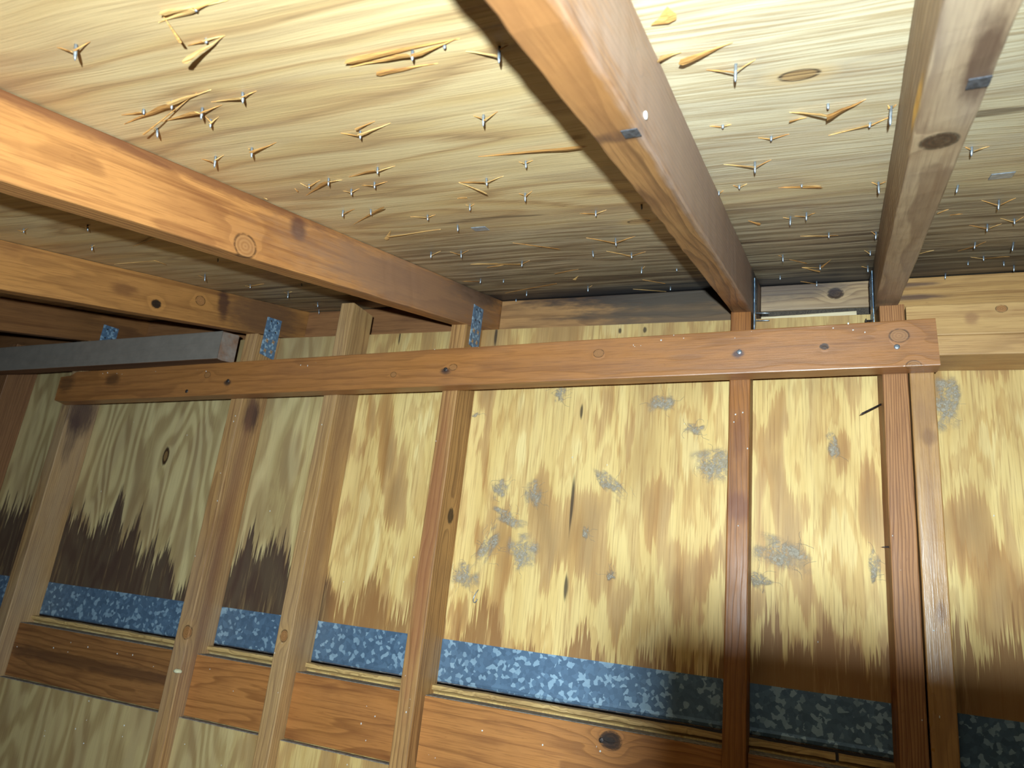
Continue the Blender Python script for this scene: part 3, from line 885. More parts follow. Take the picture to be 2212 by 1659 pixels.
# ------------------------------------------------------------------ nails and small fittings on the lumber (children of their board)
head_me = lathe_mesh('nail_head', [(-0.001, 0.0046), (0.0012, 0.0048), (0.0020, 0.0040), (0.0023, 0.0015)], 12); head_me.materials.append(steel)
head_dk = lathe_mesh('nail_head', [(-0.001, 0.0046), (0.0006, 0.0048), (0.0012, 0.0040), (0.0014, 0.0015)], 12); head_dk.materials.append(iron)
TOZ = Matrix.Rotation(-math.pi / 2, 4, 'Y')      # local x of a nail to the board's z
for (bx, by, me) in ((1.846, -0.001, head_me), (2.107, -0.0066, head_me), (1.231, -0.006, head_dk), (0.62, -0.0075, head_dk), (0.49, -0.03, head_dk)):
    link('nail_head', me, None, BR, Matrix.Translation((bx, by, 0.038)) @ TOZ)
for (bx, by) in ((0.365, 0.110), (0.354, 0.045)):
    o = [k for k in bpy.data.objects if k.name.startswith('blocking_board') and 'black knot' in k['label']][0]
    link('nail_head', head_dk, None, o, Matrix.Translation((bx, by, 0.0355)) @ TOZ)
spike_me = lathe_mesh('nail', [(0, 0.0018), (0.046, 0.0018), (0.051, 0.0003)], 8); spike_me.materials.append(iron)
mwS6 = S6.matrix_basis.inverted()
def child_at(parent, p, d, me, name):
    mw = along(p, d)
    return link(name, me, None, parent, parent.matrix_basis.inverted() @ mw)
child_at(S6, (0.1400, 1.374, 0.4045), (-0.041, -0.024, -0.029), spike_me, 'nail')
tip_me = lathe_mesh('nail', [(0, 0.0016), (0.006, 0.0012), (0.011, 0.0002)], 6); tip_me.materials.append(iron)
child_at(S6, (0.1385, 1.352, 0.148), (-1, -0.2, -0.1), tip_me, 'nail')
# small metal plates let into the underside edge of two rafters, paint blob
plate_me = box_mesh('metal_plate', (-0.0075, -0.0065, -0.0004), (0.0075, 0.0065, 0.0003), 0.0002)
plate_me.materials.append(plain_mat('plate_dull', lin(84, 84, 88), lin(50, 50, 54), 260, 0.5, 0.3))
link('metal_plate', plate_me, None, R2, Matrix.Translation((rx(0.427), 0.0118, 0.0890)))
link('metal_plate', plate_me, None, R3, Matrix.Translation((rx(0.428), 0.0120, 0.0890)))
def blob_mesh(name, r, seed, flat=0.5):
    bm = bmesh.new()
    bmesh.ops.create_icosphere(bm, subdivisions=2, radius=1.0)
    for v in bm.verts:
        k = 1 + 0.35 * mnoise.noise(v.co * 1.6 + Vector((seed, 0, 0)))
        v.co = Vector((v.co.x * r * 1.4 * k, v.co.y * r * k, v.co.z * r * flat * k))
    me = bpy.data.meshes.new(name); bm.to_mesh(me); bm.free()
    for p in me.polygons: p.use_smooth = True
    return me
white_m = plain_mat('white_paint', lin(232, 232, 228), lin(206, 204, 198), 100, 0.5)
foam_m = plain_mat('cream_foam', lin(226, 216, 176), lin(204, 190, 150), 150, 0.8)
bl = blob_mesh('paint_blob', 0.0032, 3.0); bl.materials.append(white_m)
link('paint_blob', bl, None, R2, Matrix.Translation((rx(0.441), 0.0195, 0.0700)) @ Matrix.Rotation(math.pi / 2, 4, 'X'))
fm = blob_mesh('foam_crumb', 0.0075, 9.0, 0.7); fm.materials.append(foam_m)
o = link('foam_crumb', fm, None, None, Matrix.Translation((-1.309, 1.3325, Z0 - 0.243)))
tag(o, 'cream foam crumb stuck on the purple-stained stud near the bottom', 'foam crumb')

# ------------------------------------------------------------------ roofing nails, splinters and clips of the roof deck
NAILS=[(-0.5582,0.3000,0.0138,0.0286),(-0.4206,0.2956,0.0037,0.0383),(-0.4484,0.3315,0.0040,0.0375),(-0.6111,0.4071,0.0063,0.0929),(-0.5681,0.4030,0.0095,0.0402),
 (-0.5519,0.4248,0.0120,-0.0275),(-0.4893,0.4135,0.0112,0.0214),(-0.5654,0.4481,0.0095,0.0371),(-0.6372,0.4446,0.0103,0.0413),(-0.6392,0.5263,0.0147,-0.1143),
 (-0.5792,0.5207,0.0128,-0.0224),(-0.5978,0.6424,0.0053,0.0294),(-0.5583,0.6317,0.0103,0.0279),(-1.1937,0.6597,0.0080,0.0517),(-1.0675,0.6790,0.0103,0.0467),
 (-1.1864,0.7733,0.0100,-0.0104),(-0.2984,0.4052,0.0095,-0.0063),(-0.2685,0.4060,0.0040,0.0188),(-0.2276,0.4247,0.0147,-0.0294),(-0.4351,0.5252,0.0095,0.0254),
 (-0.2936,0.5343,0.0125,0.0031),(-0.2984,0.6622,0.0085,0.0125),(-0.4769,0.6204,0.0097,0.0241),(-0.5106,0.6636,0.0097,0.0243),(-0.5558,0.6763,0.0085,0.0261),
 (-0.3668,0.6989,0.0112,0.0511),(-0.3411,0.7676,0.0118,0.0126),(-0.4341,0.7882,0.0090,0.0169),(-0.6235,0.7497,0.0105,-0.0394),(-0.5822,0.7600,0.0093,0.0246),
 (-0.5162,0.8107,0.0088,0.0471),(-0.4977,0.8730,0.0100,0.0178),(-0.2723,0.8729,0.0085,0.0070),(-0.2039,0.8677,0.0080,0.0035),(-0.2822,1.0278,0.0145,0.0778),
 (-0.6232,1.0107,0.0125,0.0199),(-0.5671,1.0209,0.0145,0.0176),(-0.3414,1.0960,0.0128,0.0956),(-0.2796,1.1344,0.0100,0.0612),(-0.0476,0.5193,0.0152,0.0137),
 (0.0289,0.6253,0.0063,0.0371),(0.0857,0.6509,0.0185,-0.0161),(0.0704,0.6840,0.0050,-0.1103),(-0.0703,0.6395,0.0030,-0.0029),(-0.0246,0.6853,0.0057,-0.0067),
 (-0.0452,0.7542,0.0140,-0.0054),(-0.0687,0.8304,0.0053,-0.0042),(-0.0958,0.8463,0.0063,-0.0026),(0.0063,0.8548,0.0037,-0.0091),(0.0964,0.8760,0.0152,-0.0151),
 (-0.0086,0.9929,0.0140,-0.0082),(0.0132,0.9804,0.0120,-0.0094),(0.0475,1.1045,0.0090,-0.0112),(0.1169,1.1232,0.0128,-0.0149),(0.1196,1.2493,0.0097,-0.0144),
 (-0.0242,1.2312,0.0142,-0.0076),(0.1800,0.7882,0.0105,-0.0553),(0.1917,0.9214,0.0112,-0.2346),(0.2551,1.0051,0.0140,-0.1155),(0.2983,1.1102,0.0083,-0.0257),
 (0.2688,1.1296,0.0133,-0.0595),(0.2758,1.2412,0.0133,-0.0817),(0.3341,1.2607,0.0158,-0.1082),(-0.4908,1.1275,0.0123,0.0128),(-0.6380,1.2528,0.0112,-0.0444),
 (-0.5937,1.2755,0.0070,0.0142),(-0.5946,1.4144,0.0130,0.0124),(-0.6579,1.5019,0.0080,0.0133),(-0.4389,1.3960,0.0142,0.0076),(-0.2852,1.2502,0.0140,-0.0408),
 (-0.2653,1.4603,0.0090,0.0012),(-0.2228,1.2850,0.0063,0.0007),(0.0408,1.3358,0.0107,0.0175),(0.1259,1.3705,0.0145,0.0480),(-0.0327,1.4148,0.0097,-0.0074),
 (0.0383,1.4949,0.0118,-0.0102),(0.2761,1.4914,0.0128,-0.0203),(0.3116,1.3539,0.0085,-0.0233),(0.2956,1.3927,0.0073,-0.1025),(0.3821,1.4543,0.0120,-0.0257),
 (0.3559,1.4125,0.0088,-0.0248),(-1.1853,1.0266,0.0152,0.0376),(-1.0447,0.9251,0.0077,0.0366),(-1.1757,1.1470,0.0085,0.1193),(-1.1464,1.2410,0.0173,-0.0350),
 (-1.1775,1.3890,0.0145,0.0288),(-1.2490,1.4843,0.0142,0.0287),(-1.0509,1.1737,0.0073,0.0300)]
SPLINTERS=[(-0.5771,0.2969,-0.5597,0.2980,0.0072,0.0027),(-0.5421,0.3009,-0.5567,0.2980,0.0065,0.0025),(-0.4649,0.2998,-0.4221,0.2936,0.0027,0.0062),(-0.3975,0.2949,-0.4191,0.2936,0.0027,0.0032),(-0.4708,0.3333,-0.4499,0.3295,0.0028,0.0031),
 (-0.4294,0.3325,-0.4469,0.3295,0.0028,0.0027),(-0.6437,0.4084,-0.6126,0.4051,0.0038,0.0046),(-0.6610,0.4238,-0.5696,0.4010,0.0053,0.0080),(-0.5126,0.3979,-0.5666,0.4010,0.0053,0.0078),(-0.6165,0.4337,-0.5534,0.4228,0.0064,0.0080),
 (-0.5279,0.4262,-0.5504,0.4228,0.0064,0.0034),(-0.5329,0.4174,-0.4908,0.4115,0.0061,0.0061),(-0.4742,0.4150,-0.4878,0.4115,0.0060,0.0025),(-0.5639,0.4390,-0.5639,0.4461,0.0037,0.0025),(-0.5516,0.4454,-0.5639,0.4461,0.0053,0.0025),
 (-0.6418,0.4408,-0.6387,0.4426,0.0024,0.0025),(-0.6611,0.5262,-0.6407,0.5243,0.0076,0.0031),(-0.6258,0.5260,-0.6377,0.5243,0.0054,0.0025),(-0.5413,0.5179,-0.5777,0.5187,0.0067,0.0053),(-0.5846,0.5211,-0.5807,0.5187,0.0022,0.0025),
 (-0.6052,0.6336,-0.5993,0.6404,0.0034,0.0025),(-0.5722,0.6329,-0.5963,0.6404,0.0034,0.0038),(-0.6308,0.6771,-0.5598,0.6297,0.0056,0.0080),(-0.5448,0.6424,-0.5568,0.6297,0.0056,0.0025),(-1.2095,0.6593,-1.1952,0.6577,0.0046,0.0025),
 (-1.1817,0.6590,-1.1922,0.6577,0.0046,0.0025),(-1.0892,0.6809,-1.0690,0.6770,0.0056,0.0031),(-1.0587,0.6773,-1.0660,0.6770,0.0036,0.0025),(-1.1960,0.7759,-1.1879,0.7713,0.0040,0.0025),(-1.1792,0.7734,-1.1849,0.7713,0.0029,0.0025),
 (-0.3642,0.4095,-0.2999,0.4032,0.0053,0.0080),(-0.2523,0.4009,-0.2969,0.4032,0.0053,0.0065),(-0.2565,0.4205,-0.2291,0.4227,0.0076,0.0041),(-0.2189,0.4241,-0.2261,0.4227,0.0035,0.0025),(-0.4575,0.5214,-0.4366,0.5232,0.0053,0.0032),
 (-0.3924,0.5181,-0.4336,0.5232,0.0053,0.0061),(-0.3038,0.5325,-0.2951,0.5323,0.0041,0.0025),(-0.2767,0.5319,-0.2921,0.5323,0.0066,0.0025),(-0.3070,0.6617,-0.2999,0.6602,0.0035,0.0025),(-0.2895,0.6628,-0.2969,0.6602,0.0036,0.0025),
 (-0.5306,0.6355,-0.4784,0.6184,0.0054,0.0078),(-0.4534,0.6233,-0.4754,0.6184,0.0054,0.0033),(-0.5333,0.6681,-0.5121,0.6616,0.0054,0.0032),(-0.4931,0.6666,-0.5091,0.6616,0.0054,0.0025),(-0.5703,0.6778,-0.5573,0.6743,0.0048,0.0025),
 (-0.5435,0.6773,-0.5543,0.6743,0.0048,0.0025),(-0.4067,0.6999,-0.3683,0.6969,0.0061,0.0056),(-0.3428,0.6985,-0.3653,0.6969,0.0061,0.0034),(-0.3498,0.7665,-0.3426,0.7656,0.0035,0.0025),(-0.3288,0.7619,-0.3396,0.7656,0.0054,0.0025),
 (-0.4399,0.7862,-0.4356,0.7862,0.0024,0.0025),(-0.4267,0.7871,-0.4326,0.7862,0.0030,0.0025),(-0.6024,0.7491,-0.6220,0.7477,0.0057,0.0030),(-0.5450,0.8091,-0.5177,0.8087,0.0049,0.0040),(-0.5035,0.8126,-0.5147,0.8087,0.0049,0.0025),
 (-0.2979,0.8775,-0.2738,0.8709,0.0048,0.0036),(-0.2566,0.8737,-0.2708,0.8709,0.0048,0.0025),(-0.3272,1.0075,-0.2837,1.0258,0.0075,0.0069),(-0.2478,1.0242,-0.2807,1.0258,0.0075,0.0048),(-0.6023,1.0092,-0.6217,1.0087,0.0066,0.0029),
 (-0.5887,1.0197,-0.5686,1.0189,0.0075,0.0030),(-0.5510,1.0203,-0.5656,1.0189,0.0064,0.0025),(-0.3181,1.1037,-0.2811,1.1324,0.0055,0.0069),(-0.2533,1.1312,-0.2781,1.1324,0.0055,0.0037),(-0.0723,0.5200,-0.0491,0.5173,0.0079,0.0035),
 (-0.0313,0.5171,-0.0461,0.5173,0.0066,0.0025),(0.0823,0.6462,0.0842,0.6489,0.0023,0.0025),(0.0898,0.6483,0.0872,0.6489,0.0020,0.0025),(0.0320,0.7026,0.0689,0.6820,0.0033,0.0060),(0.0894,0.6738,0.0719,0.6820,0.0033,0.0030),
 (-0.0833,0.6368,-0.0718,0.6375,0.0024,0.0025),(-0.0618,0.6405,-0.0688,0.6375,0.0024,0.0025),(-0.0381,0.6840,-0.0261,0.6833,0.0036,0.0025),(-0.0066,0.6846,-0.0231,0.6833,0.0036,0.0025),(-0.0803,0.7496,-0.0467,0.7522,0.0073,0.0049),
 (-0.0270,0.7531,-0.0437,0.7522,0.0073,0.0026),(-0.0762,0.8278,-0.0702,0.8284,0.0032,0.0025),(-0.0589,0.8277,-0.0672,0.8284,0.0034,0.0025),(-0.0895,0.8440,-0.0943,0.8443,0.0027,0.0025),(-0.0220,0.8561,0.0048,0.8528,0.0027,0.0040),
 (0.0289,0.8676,0.0078,0.8528,0.0027,0.0036),(0.0881,0.8731,0.0949,0.8740,0.0035,0.0025),(0.1052,0.8761,0.0979,0.8740,0.0035,0.0025),(-0.0190,0.9934,-0.0101,0.9909,0.0042,0.0025),(-0.0038,0.9921,0.0117,0.9784,0.0064,0.0029),
 (0.0258,0.9848,0.0147,0.9784,0.0053,0.0025),(0.0050,1.1095,0.0460,1.1025,0.0051,0.0060),(0.0626,1.1240,0.0490,1.1025,0.0051,0.0035),(0.1096,1.1160,0.1154,1.1212,0.0041,0.0025),(0.1095,1.2402,0.1181,1.2473,0.0054,0.0025),
 (-0.0317,1.2348,-0.0257,1.2292,0.0033,0.0025),(0.1731,0.7857,0.1785,0.7862,0.0029,0.0025),(0.1972,0.7920,0.1815,0.7862,0.0057,0.0025),(0.2332,0.9975,0.2536,1.0031,0.0073,0.0032),(0.2733,1.0012,0.2566,1.0031,0.0073,0.0026),
 (0.2782,1.0993,0.2968,1.1082,0.0047,0.0032),(0.3080,1.1014,0.2998,1.1082,0.0047,0.0025),(0.2440,1.1255,0.2673,1.1276,0.0070,0.0035),(0.2877,1.1318,0.2703,1.1276,0.0070,0.0027),(0.2614,1.2965,0.2743,1.2392,0.0070,0.0080),
 (0.2913,1.2412,0.2773,1.2392,0.0062,0.0025),(-0.5970,1.1200,-0.4923,1.1255,0.0065,0.0080),(-0.4743,1.1263,-0.4893,1.1255,0.0065,0.0025),(-0.6867,1.2630,-0.6395,1.2508,0.0061,0.0070),(-0.4286,1.3956,-0.4374,1.3940,0.0041,0.0025),
 (-0.2786,1.2453,-0.2837,1.2482,0.0033,0.0025),(0.0592,1.2955,0.0423,1.3338,0.0058,0.0062),(0.0083,1.3460,0.0393,1.3338,0.0058,0.0048),(0.1148,1.3738,0.1244,1.3685,0.0046,0.0025),(0.0058,1.4845,0.0368,1.4929,0.0063,0.0048),
 (0.2915,1.3534,0.3101,1.3519,0.0048,0.0028),(0.3544,1.3681,0.3131,1.3519,0.0048,0.0063),(-1.2074,1.0277,-1.1868,1.0246,0.0079,0.0031),(-1.1965,1.1518,-1.1772,1.1450,0.0048,0.0030),(-1.1346,1.1470,-1.1742,1.1450,0.0048,0.0058),
 (-1.1618,1.2424,-1.1479,1.2390,0.0062,0.0025),(-1.1371,1.2439,-1.1449,1.2390,0.0039,0.0025),(-1.2147,1.4151,-1.1790,1.3870,0.0075,0.0064),(-0.4518,0.2914,-0.4548,0.3118,0.0120,0.0030),(-0.4294,0.3325,-0.4733,0.3338,0.0140,0.0060),
 (-0.5303,0.3980,-0.6396,0.4310,0.0120,0.0025),(-1.1195,0.8014,-1.0248,0.7676,0.0040,0.0040),(-0.3909,0.2973,-0.4452,0.2859,0.0040,0.0060),(-0.2523,0.4009,-0.3548,0.3967,0.0040,0.0100),(-0.3454,0.6303,-0.2208,0.6277,0.0070,0.0110),
 (-0.4067,0.6999,-0.3786,0.7235,0.0100,0.0060),(-0.6529,0.8156,-0.5457,0.7335,0.0090,0.0060),(-0.4564,0.9988,-0.3881,1.0407,0.0060,0.0050),(-0.5337,0.8838,-0.6291,0.8815,0.0050,0.0080),(-0.4057,0.5094,-0.4297,0.5108,0.0050,0.0040),
 (-0.2878,0.4290,-0.3448,0.4240,0.0020,0.0090),(-0.6133,0.8615,-0.6439,0.8996,0.0030,0.0080),(-0.0469,0.4834,-0.0883,0.4847,0.0080,0.0120),(0.0617,0.6269,0.0278,0.6280,0.0110,0.0140),(-0.0060,0.6303,0.0278,0.6280,0.0110,0.0080),
 (0.0099,0.6490,-0.0062,0.6451,0.0040,0.0060),(-0.0688,0.9931,-0.0514,1.0036,0.0040,0.0100),(0.2216,1.2775,0.1982,1.2821,0.0040,0.0040),(0.2001,1.0279,0.1876,1.0341,0.0030,0.0050),(0.2231,1.0588,0.2063,1.0525,0.0020,0.0040),
 (-0.0881,0.4833,-0.1049,0.4760,0.0060,0.0120),(-0.0880,0.4170,-0.0873,0.4328,0.0020,0.0200),(-0.0220,0.8561,0.0286,0.8591,0.0040,0.0060),(-0.5970,1.1200,-0.5375,1.1148,0.0040,0.0060),(-0.5353,1.1472,-0.5699,1.1419,0.0040,0.0050),
 (-0.4092,1.2272,-0.4583,1.2253,0.0060,0.0050),(-0.4279,1.2874,-0.4420,1.2993,0.0050,0.0080),(-0.3091,1.3667,-0.2655,1.3933,0.0060,0.0050),(-0.6519,1.4169,-0.4917,1.3315,0.0040,0.0080),(-0.3510,1.4615,-0.2804,1.4862,0.0050,0.0050),
 (0.0083,1.3460,0.0407,1.3549,0.0090,0.0110),(-0.0136,1.2716,0.0164,1.3053,0.0020,0.0060),(-1.2876,0.8937,-1.1788,0.8969,0.0010,0.0020),(-1.1783,0.8946,-1.1575,0.9033,0.0080,0.0050),(-0.6266,0.6483,-0.6238,0.6513,0.0030,0.0060),
 (-0.6956,0.6672,-0.6877,0.6653,0.0030,0.0050),(-0.4382,0.7564,-0.4222,0.7535,0.0020,0.0040)]

nail_mes = []
for k in range(10):
    L = 0.004 + 0.0017 * k
    tip = min(0.0055, L * 0.45)
    me = lathe_mesh('nail', [(-0.003, 0.0014), (L - tip, 0.0014), (L - tip * 0.5, 0.0012), (L, 0.0002)], 7)
    me.materials.append(steel)
    nail_mes.append((L, me))
for (x, y, L, tilt) in NAILS:
    y = min(y, YE - 0.004)
    me = min(nail_mes, key=lambda q: abs(q[0] - L))[1]
    p = Vector((x, y, deck_z(y)))
    d = DECK_N + Vector((tilt, 0, 0)) + Vector((random.uniform(-.05, .05), random.uniform(-.05, .05), 0))
    mw, _ = frame(p - Vector((0, 0, 0)), p + d, (0, 1, 0.2))
    mw = Matrix.Translation((0, 0, -Z0)) @ mw
    link('nail', me, None, ceiling, mw)

sp_mats = [splinter_mat('splinter_a', lin(216, 160, 92), lin(172, 118, 64)), splinter_mat('splinter_b', lin(206, 148, 82), lin(152, 102, 56)),
           splinter_mat('splinter_c', lin(224, 178, 112), lin(186, 136, 80))]
def splinter(i, x0, y0, x1, y1, lift, w):
    """torn veneer flake hinged at (x0,y0), its ragged free end pushed out at (x1,y1)"""
    a = Vector((x0, y0, deck_z(y0))); b = Vector((x1, min(y1, YE - 0.003), 0)); b.z = deck_z(b.y)
    ax = b - a
    L = max(ax.length, 1e-4)
    ux = ax / L
    uy = DECK_N.cross(ux).normalized()
    rnd = random.Random(i * 17 + 5)
    th = 0.0006 + 0.05 * w
    V = []; F = []
    sec = [0.0, 0.3, 0.62, 0.86, 1.0]
    wid = [0.02, 0.32, 0.66, 0.9, 0.75 + 0.35 * rnd.random()]
    side = rnd.uniform(-0.35, 0.35)
    for s_, q in zip(sec, wid):
        h = 0.0002 + lift * s_
        c = ux * (L * s_) + DECK_N * h
        jit = rnd.uniform(-0.10, 0.10) * w
        l = c + uy * (w * q * (0.5 + side) + jit); r = c - uy * (w * q * (0.5 - side) - jit)
        mid = l.lerp(r, 0.3 + 0.4 * rnd.random()) + DECK_N * (0.0003 + 0.03 * w) + ux * (rnd.uniform(0, 0.08) * L if s_ == 1 else 0)
        V += [l, mid, r, (l + r) / 2 - DECK_N * (0.0001 if s_ == 0 else th)]
    for k in range(len(sec) - 1):
        for j in range(4):
            F.append((k * 4 + j, k * 4 + (j + 1) % 4, k * 4 + 4 + (j + 1) % 4, k * 4 + 4 + j))
    F.append((0, 1, 2, 3)); n4 = (len(sec) - 1) * 4
    F.append((n4, n4 + 1, n4 + 2, n4 + 3))
    me = mesh_of('splinter', V, F)
    link('splinter', me, sp_mats[i % 3], ceiling, Matrix.Translation(a))
for i, sp in enumerate(SPLINTERS):
    splinter(i, *sp)

clip_m = plain_mat('clip_metal', lin(176, 182, 190), lin(150, 156, 164), 120, 0.4, 0.6)
clip_me = bpy.data.meshes.new('sheathing_clip')
clip_me = box_mesh('sheathing_clip', (-0.0125, -0.0105, -0.0012), (0.0125, 0.0105, 0.0), 0.0005)
clip_me.materials.append(clip_m)
for (x, y, sk) in ((-0.472, 0.902, 0.5), (0.2335, 0.899, -0.2)):
    rot = Matrix.Rotation(math.atan(SL), 4, 'X')
    link('sheathing_clip', clip_me, None, ceiling, Matrix.Translation((x, y, deck_z(y))) @ rot @ Matrix.Rotation(sk * 0.15, 4, 'Z'))

# ------------------------------------------------------------------ lint on the wall
lint_m = lint_mat('lint')
fibre_m = plain_mat('lint_fibre', lin(150, 148, 142), lin(120, 118, 114), 200, 0.85)
def lint(x, z, w, h, label, seed, ang=0.0, fibres=26):
    n = 18
    V = []; F = []; A = []
    for i in range(n + 1):
        for j in range(n + 1):
            u, v = i / n * 2 - 1, j / n * 2 - 1
            rr = math.hypot(u, v) + 0.75 * mnoise.noise(Vector((u * 1.7 + seed * 3, v * 1.7, seed)))
            f = max(0.0, min(1.0, (0.92 - rr) / 0.5)) * max(0.0, min(1.0, (1.0 - max(abs(u), abs(v))) / 0.25))
            hgt = 0.0006 + 0.0045 * f * (0.6 + 0.8 * abs(mnoise.noise(Vector((u * 3, v * 3, seed + 9)))))
            cu, cv = u * math.cos(ang) * w / 2 - v * math.sin(ang) * h / 2, u * math.sin(ang) * w / 2 + v * math.cos(ang) * h / 2
            V.append((cu, -hgt, cv)); A.append(f)
    for i in range(n):
        for j in range(n):
            k = i * (n + 1) + j
            F.append((k, k + 1, k + n + 2, k + n + 1))
    me = bpy.data.meshes.new('lint_tuft')
    me.from_pydata(V, [], F); me.update()
    at = me.attributes.new('fade', 'FLOAT', 'POINT')
    for i, f in enumerate(A):
        at.data[i].value = f
    for p in me.polygons: p.use_smooth = True
    o = link('lint_tuft', me, lint_m, None, Matrix.Translation((x, YS - 0.0003, Z0 + z)))
    tag(o, label, 'lint', 'grey lint tufts clinging to the plywood wall')
    rnd = random.Random(seed)
    V = []; F = []
    for q in range(fibres):
        a = rnd.uniform(0, 6.28); rr = rnd.uniform(0.2, 0.95)
        p = Vector((math.cos(a) * rr * w / 2, -0.002, math.sin(a) * rr * h / 2))
        d = rnd.uniform(0, 6.28); r = rnd.uniform(0.00014, 0.00026)
        prev = None
        for s_ in range(7):
            i0 = len(V)
            nrm = Vector((-math.sin(d), 0, math.cos(d)))
            V += [p + nrm * r, p - nrm * r, p + Vector((0, -2 * r, 0))]
            if prev is not None:
                for k in range(3):
                    F.append((prev + k, prev + (k + 1) % 3, i0 + (k + 1) % 3, i0 + k))
            prev = i0
            d += rnd.uniform(-0.8, 0.8)
            p = p + Vector((math.cos(d), 0, math.sin(d))) * 0.0042
            p.y = -0.0012 - 0.003 * rnd.random()
    fo = link('lint_fibres', mesh_of('lint_fibres', V, F), fibre_m, o)
    fo['kind'] = 'stuff'
for k, (x, z, w, h, ang, lab) in enumerate((
    (-0.265, 0.421, 0.070, 0.048, 0.3, 'smoky grey lint just under the brace, left of the red-brown stud'),
    (-0.197, 0.364, 0.046, 0.028, 0.0, 'small oval lint patch left of the red-brown stud, below the brace'),
    (-0.158, 0.292, 0.095, 0.085, 0.4, 'faint wide lint smear touching the left side of the red-brown stud'),
    (-0.365, 0.245, 0.100, 0.036, -0.75, 'slanting lint streak in the middle of the wide bay'),
    (-0.610, 0.222, 0.048, 0.050, 0.2, 'roundish lint patch beside the dark oval stud knot'),
    (-0.530, 0.215, 0.045, 0.070, 0.2, 'upright wispy lint patch right of the roundish one'),
    (-0.580, 0.160, 0.095, 0.036, -0.4, 'slanting lint band above the pocket-shaped clump'),
    (-0.622, 0.095, 0.036, 0.110, -0.5, 'thin curling lint trail beside the knotted stud'),
    (-0.538, 0.092, 0.085, 0.085, 0.1, 'thick pocket-shaped lint clump, densest on the wall'),
    (-0.665, 0.035, 0.075, 0.070, 0.0, 'matted lint above the wire hook'),
    (-0.408, 0.142, 0.018, 0.034, 0.1, 'tiny lint speck right of the dark wall streak'),
    (-0.349, 0.062, 0.024, 0.024, 0.0, 'tiny round lint ball low in the wide bay'),
    (-0.030, 0.128, 0.120, 0.070, -0.2, 'bluish lint cloud right of the red-brown stud'),
    (-0.068, 0.078, 0.045, 0.036, -0.5, 'small dark lint bit below the bluish cloud'),
    (0.250, 0.425, 0.062, 0.125, 0.0, 'tall grey lint patch under the top plate at the right'),
    (0.060, 0.335, 0.028, 0.060, 0.2, 'thin squiggle of lint in the bay left of the long nail'),
    (-0.491, 0.442, 0.030, 0.045, 0.0, 'small grey lint patch under the brace in the wide bay'),
    (0.122, 0.118, 0.022, 0.075, 0.0, 'narrow lint strip against the left side of the right-hand stud'),
    (-0.690, 0.390, 0.020, 0.012, 0.5, 'tiny cobweb knot under the brace at the knotted stud'))):
    lint(x, z, w, h, lab, k + 1, ang, 4 if w < 0.03 else 11)

# wire hook on the wall
def tube(name, pts, r, mat, n=6):
    V = []; F = []
    for i, p in enumerate(pts):
        a = Vector(pts[max(i - 1, 0)]); b = Vector(pts[min(i + 1, len(pts) - 1)])
        t = (b - a).normalized(); u = t.cross(Vector((0, 1, 0.01))).normalized(); v = t.cross(u)
        for k in range(n):
            an = 2 * math.pi * k / n
            V.append(Vector(p) + u * (r * math.cos(an)) + v * (r * math.sin(an)))
    for i in range(len(pts) - 1):
        for k in range(n):
            F.append((i * n + k, i * n + (k + 1) % n, (i + 1) * n + (k + 1) % n, (i + 1) * n + k))
    F.append(tuple(range(n))); F.append(tuple((len(pts) - 1) * n + k for k in range(n)))
    return mesh_of(name, V, F, True)
hp = [(0.004, -0.002, 0.016), (0.002, -0.006, 0.010), (-0.001, -0.008, 0.002), (-0.002, -0.009, -0.006), (0.000, -0.010, -0.010), (0.004, -0.011, -0.0105), (0.007, -0.011, -0.006), (0.008, -0.011, -0.003)]
hk = link('wire_hook', tube('wire_hook', hp, 0.0011, steel), steel, None, Matrix.Translation((-0.636, YS, Z0 - 0.010)))
tag(hk, 'small bent wire hook in the wall below the matted lint', 'hook')

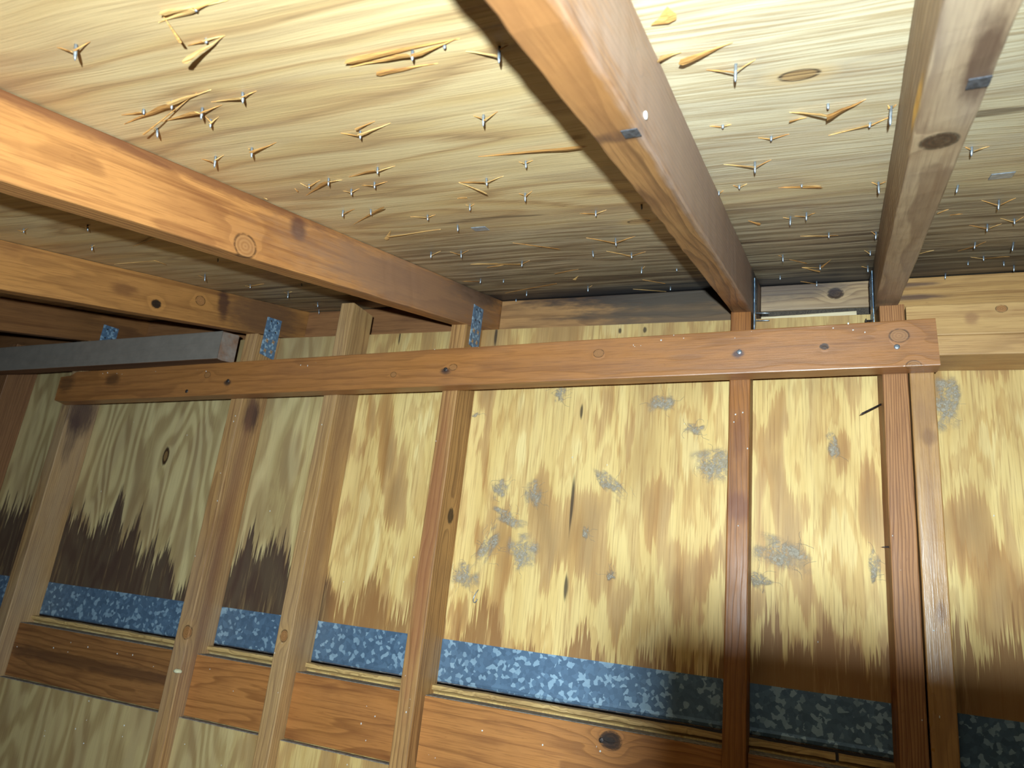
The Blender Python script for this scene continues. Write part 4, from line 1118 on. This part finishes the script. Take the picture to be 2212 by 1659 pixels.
# ------------------------------------------------------------------ pale specks of debris stuck to the framing
def specks(host, spots, seed):
    rnd = random.Random(seed)
    bm = bmesh.new()
    for p in spots:
        r = rnd.uniform(0.0005, 0.0014)
        g = bmesh.ops.create_icosphere(bm, subdivisions=1, radius=r)
        sc = Vector((rnd.uniform(.6, 1.6), 0.6, rnd.uniform(.6, 2.0)))
        for v in g['verts']:
            v.co = Vector((v.co.x * sc.x, v.co.y * sc.y, v.co.z * sc.z)) + Vector(p)
    me = bpy.data.meshes.new('debris_specks'); bm.to_mesh(me); bm.free()
    o = link('debris_specks', me, white_m, host, host.matrix_basis.inverted() @ Matrix.Translation((0, 0, Z0)))
    o['kind'] = 'stuff'
rnd = random.Random(5)
for host, xc in ((S2, -1.324), (S3, -1.039), (S4, -0.7195), (S5, -0.103), (S6, 0.159), (S7, 0.2005)):
    specks(host, [(xc + rnd.uniform(-.016, .016), YF - 0.0004, rnd.uniform(-0.33, 0.40)) for k in range(5)], int(xc * 100) + 500)
specks(BR, [(X, YF - 0.0385, 0.4265 + (X + 1.947) * 0.0309 + rnd.uniform(0.02, 0.043)) for X in [rnd.uniform(-1.8, 0.2) for k in range(24)]], 8)
specks(wall, [(rnd.uniform(-1.9, 0.4), YS - 0.0003, rnd.uniform(-0.08, 0.40)) for k in range(22)], 9)
for host in [k for k in bpy.data.objects if k.name.startswith(('blocking_board', 'lower_panel'))]:
    isb = host.name.startswith('blocking')
    x0 = (host.matrix_basis.translation.x + 0.01) if isb else min(v.co.x for v in host.data.vertices) + 0.01
    x1 = x0 + (max(v.co.x for v in host.data.vertices) - min(v.co.x for v in host.data.vertices)) - 0.02
    if x0 > 0.2:
        continue
    specks(host, [(rnd.uniform(x0, x1), 1.3735 if isb else 1.3603, rnd.uniform(-0.33, -0.215) if isb else rnd.uniform(-0.45, -0.346)) for k in range(int(2 + (x1 - x0) * 11))], int(x0 * 77) + 300)

# ------------------------------------------------------------------ unseen blocker added behind the viewer to shade the lower right wall
blocker_m = lumber_mat('joist_wood', lin(150, 108, 66), lin(104, 72, 44), 77.0, (0.03, -0.1), 0.006, 0.5)
tag(lumber('support_joist', (-0.0022, -0.032, 0.0016), (0.75, -0.032, 0.0016), (0, 0, 1), (-0.019, 0.019), (-0.14, 0.0), blocker_m, seed=77),
    'unseen wooden blocker added to shade the lower right wall', 'joist')
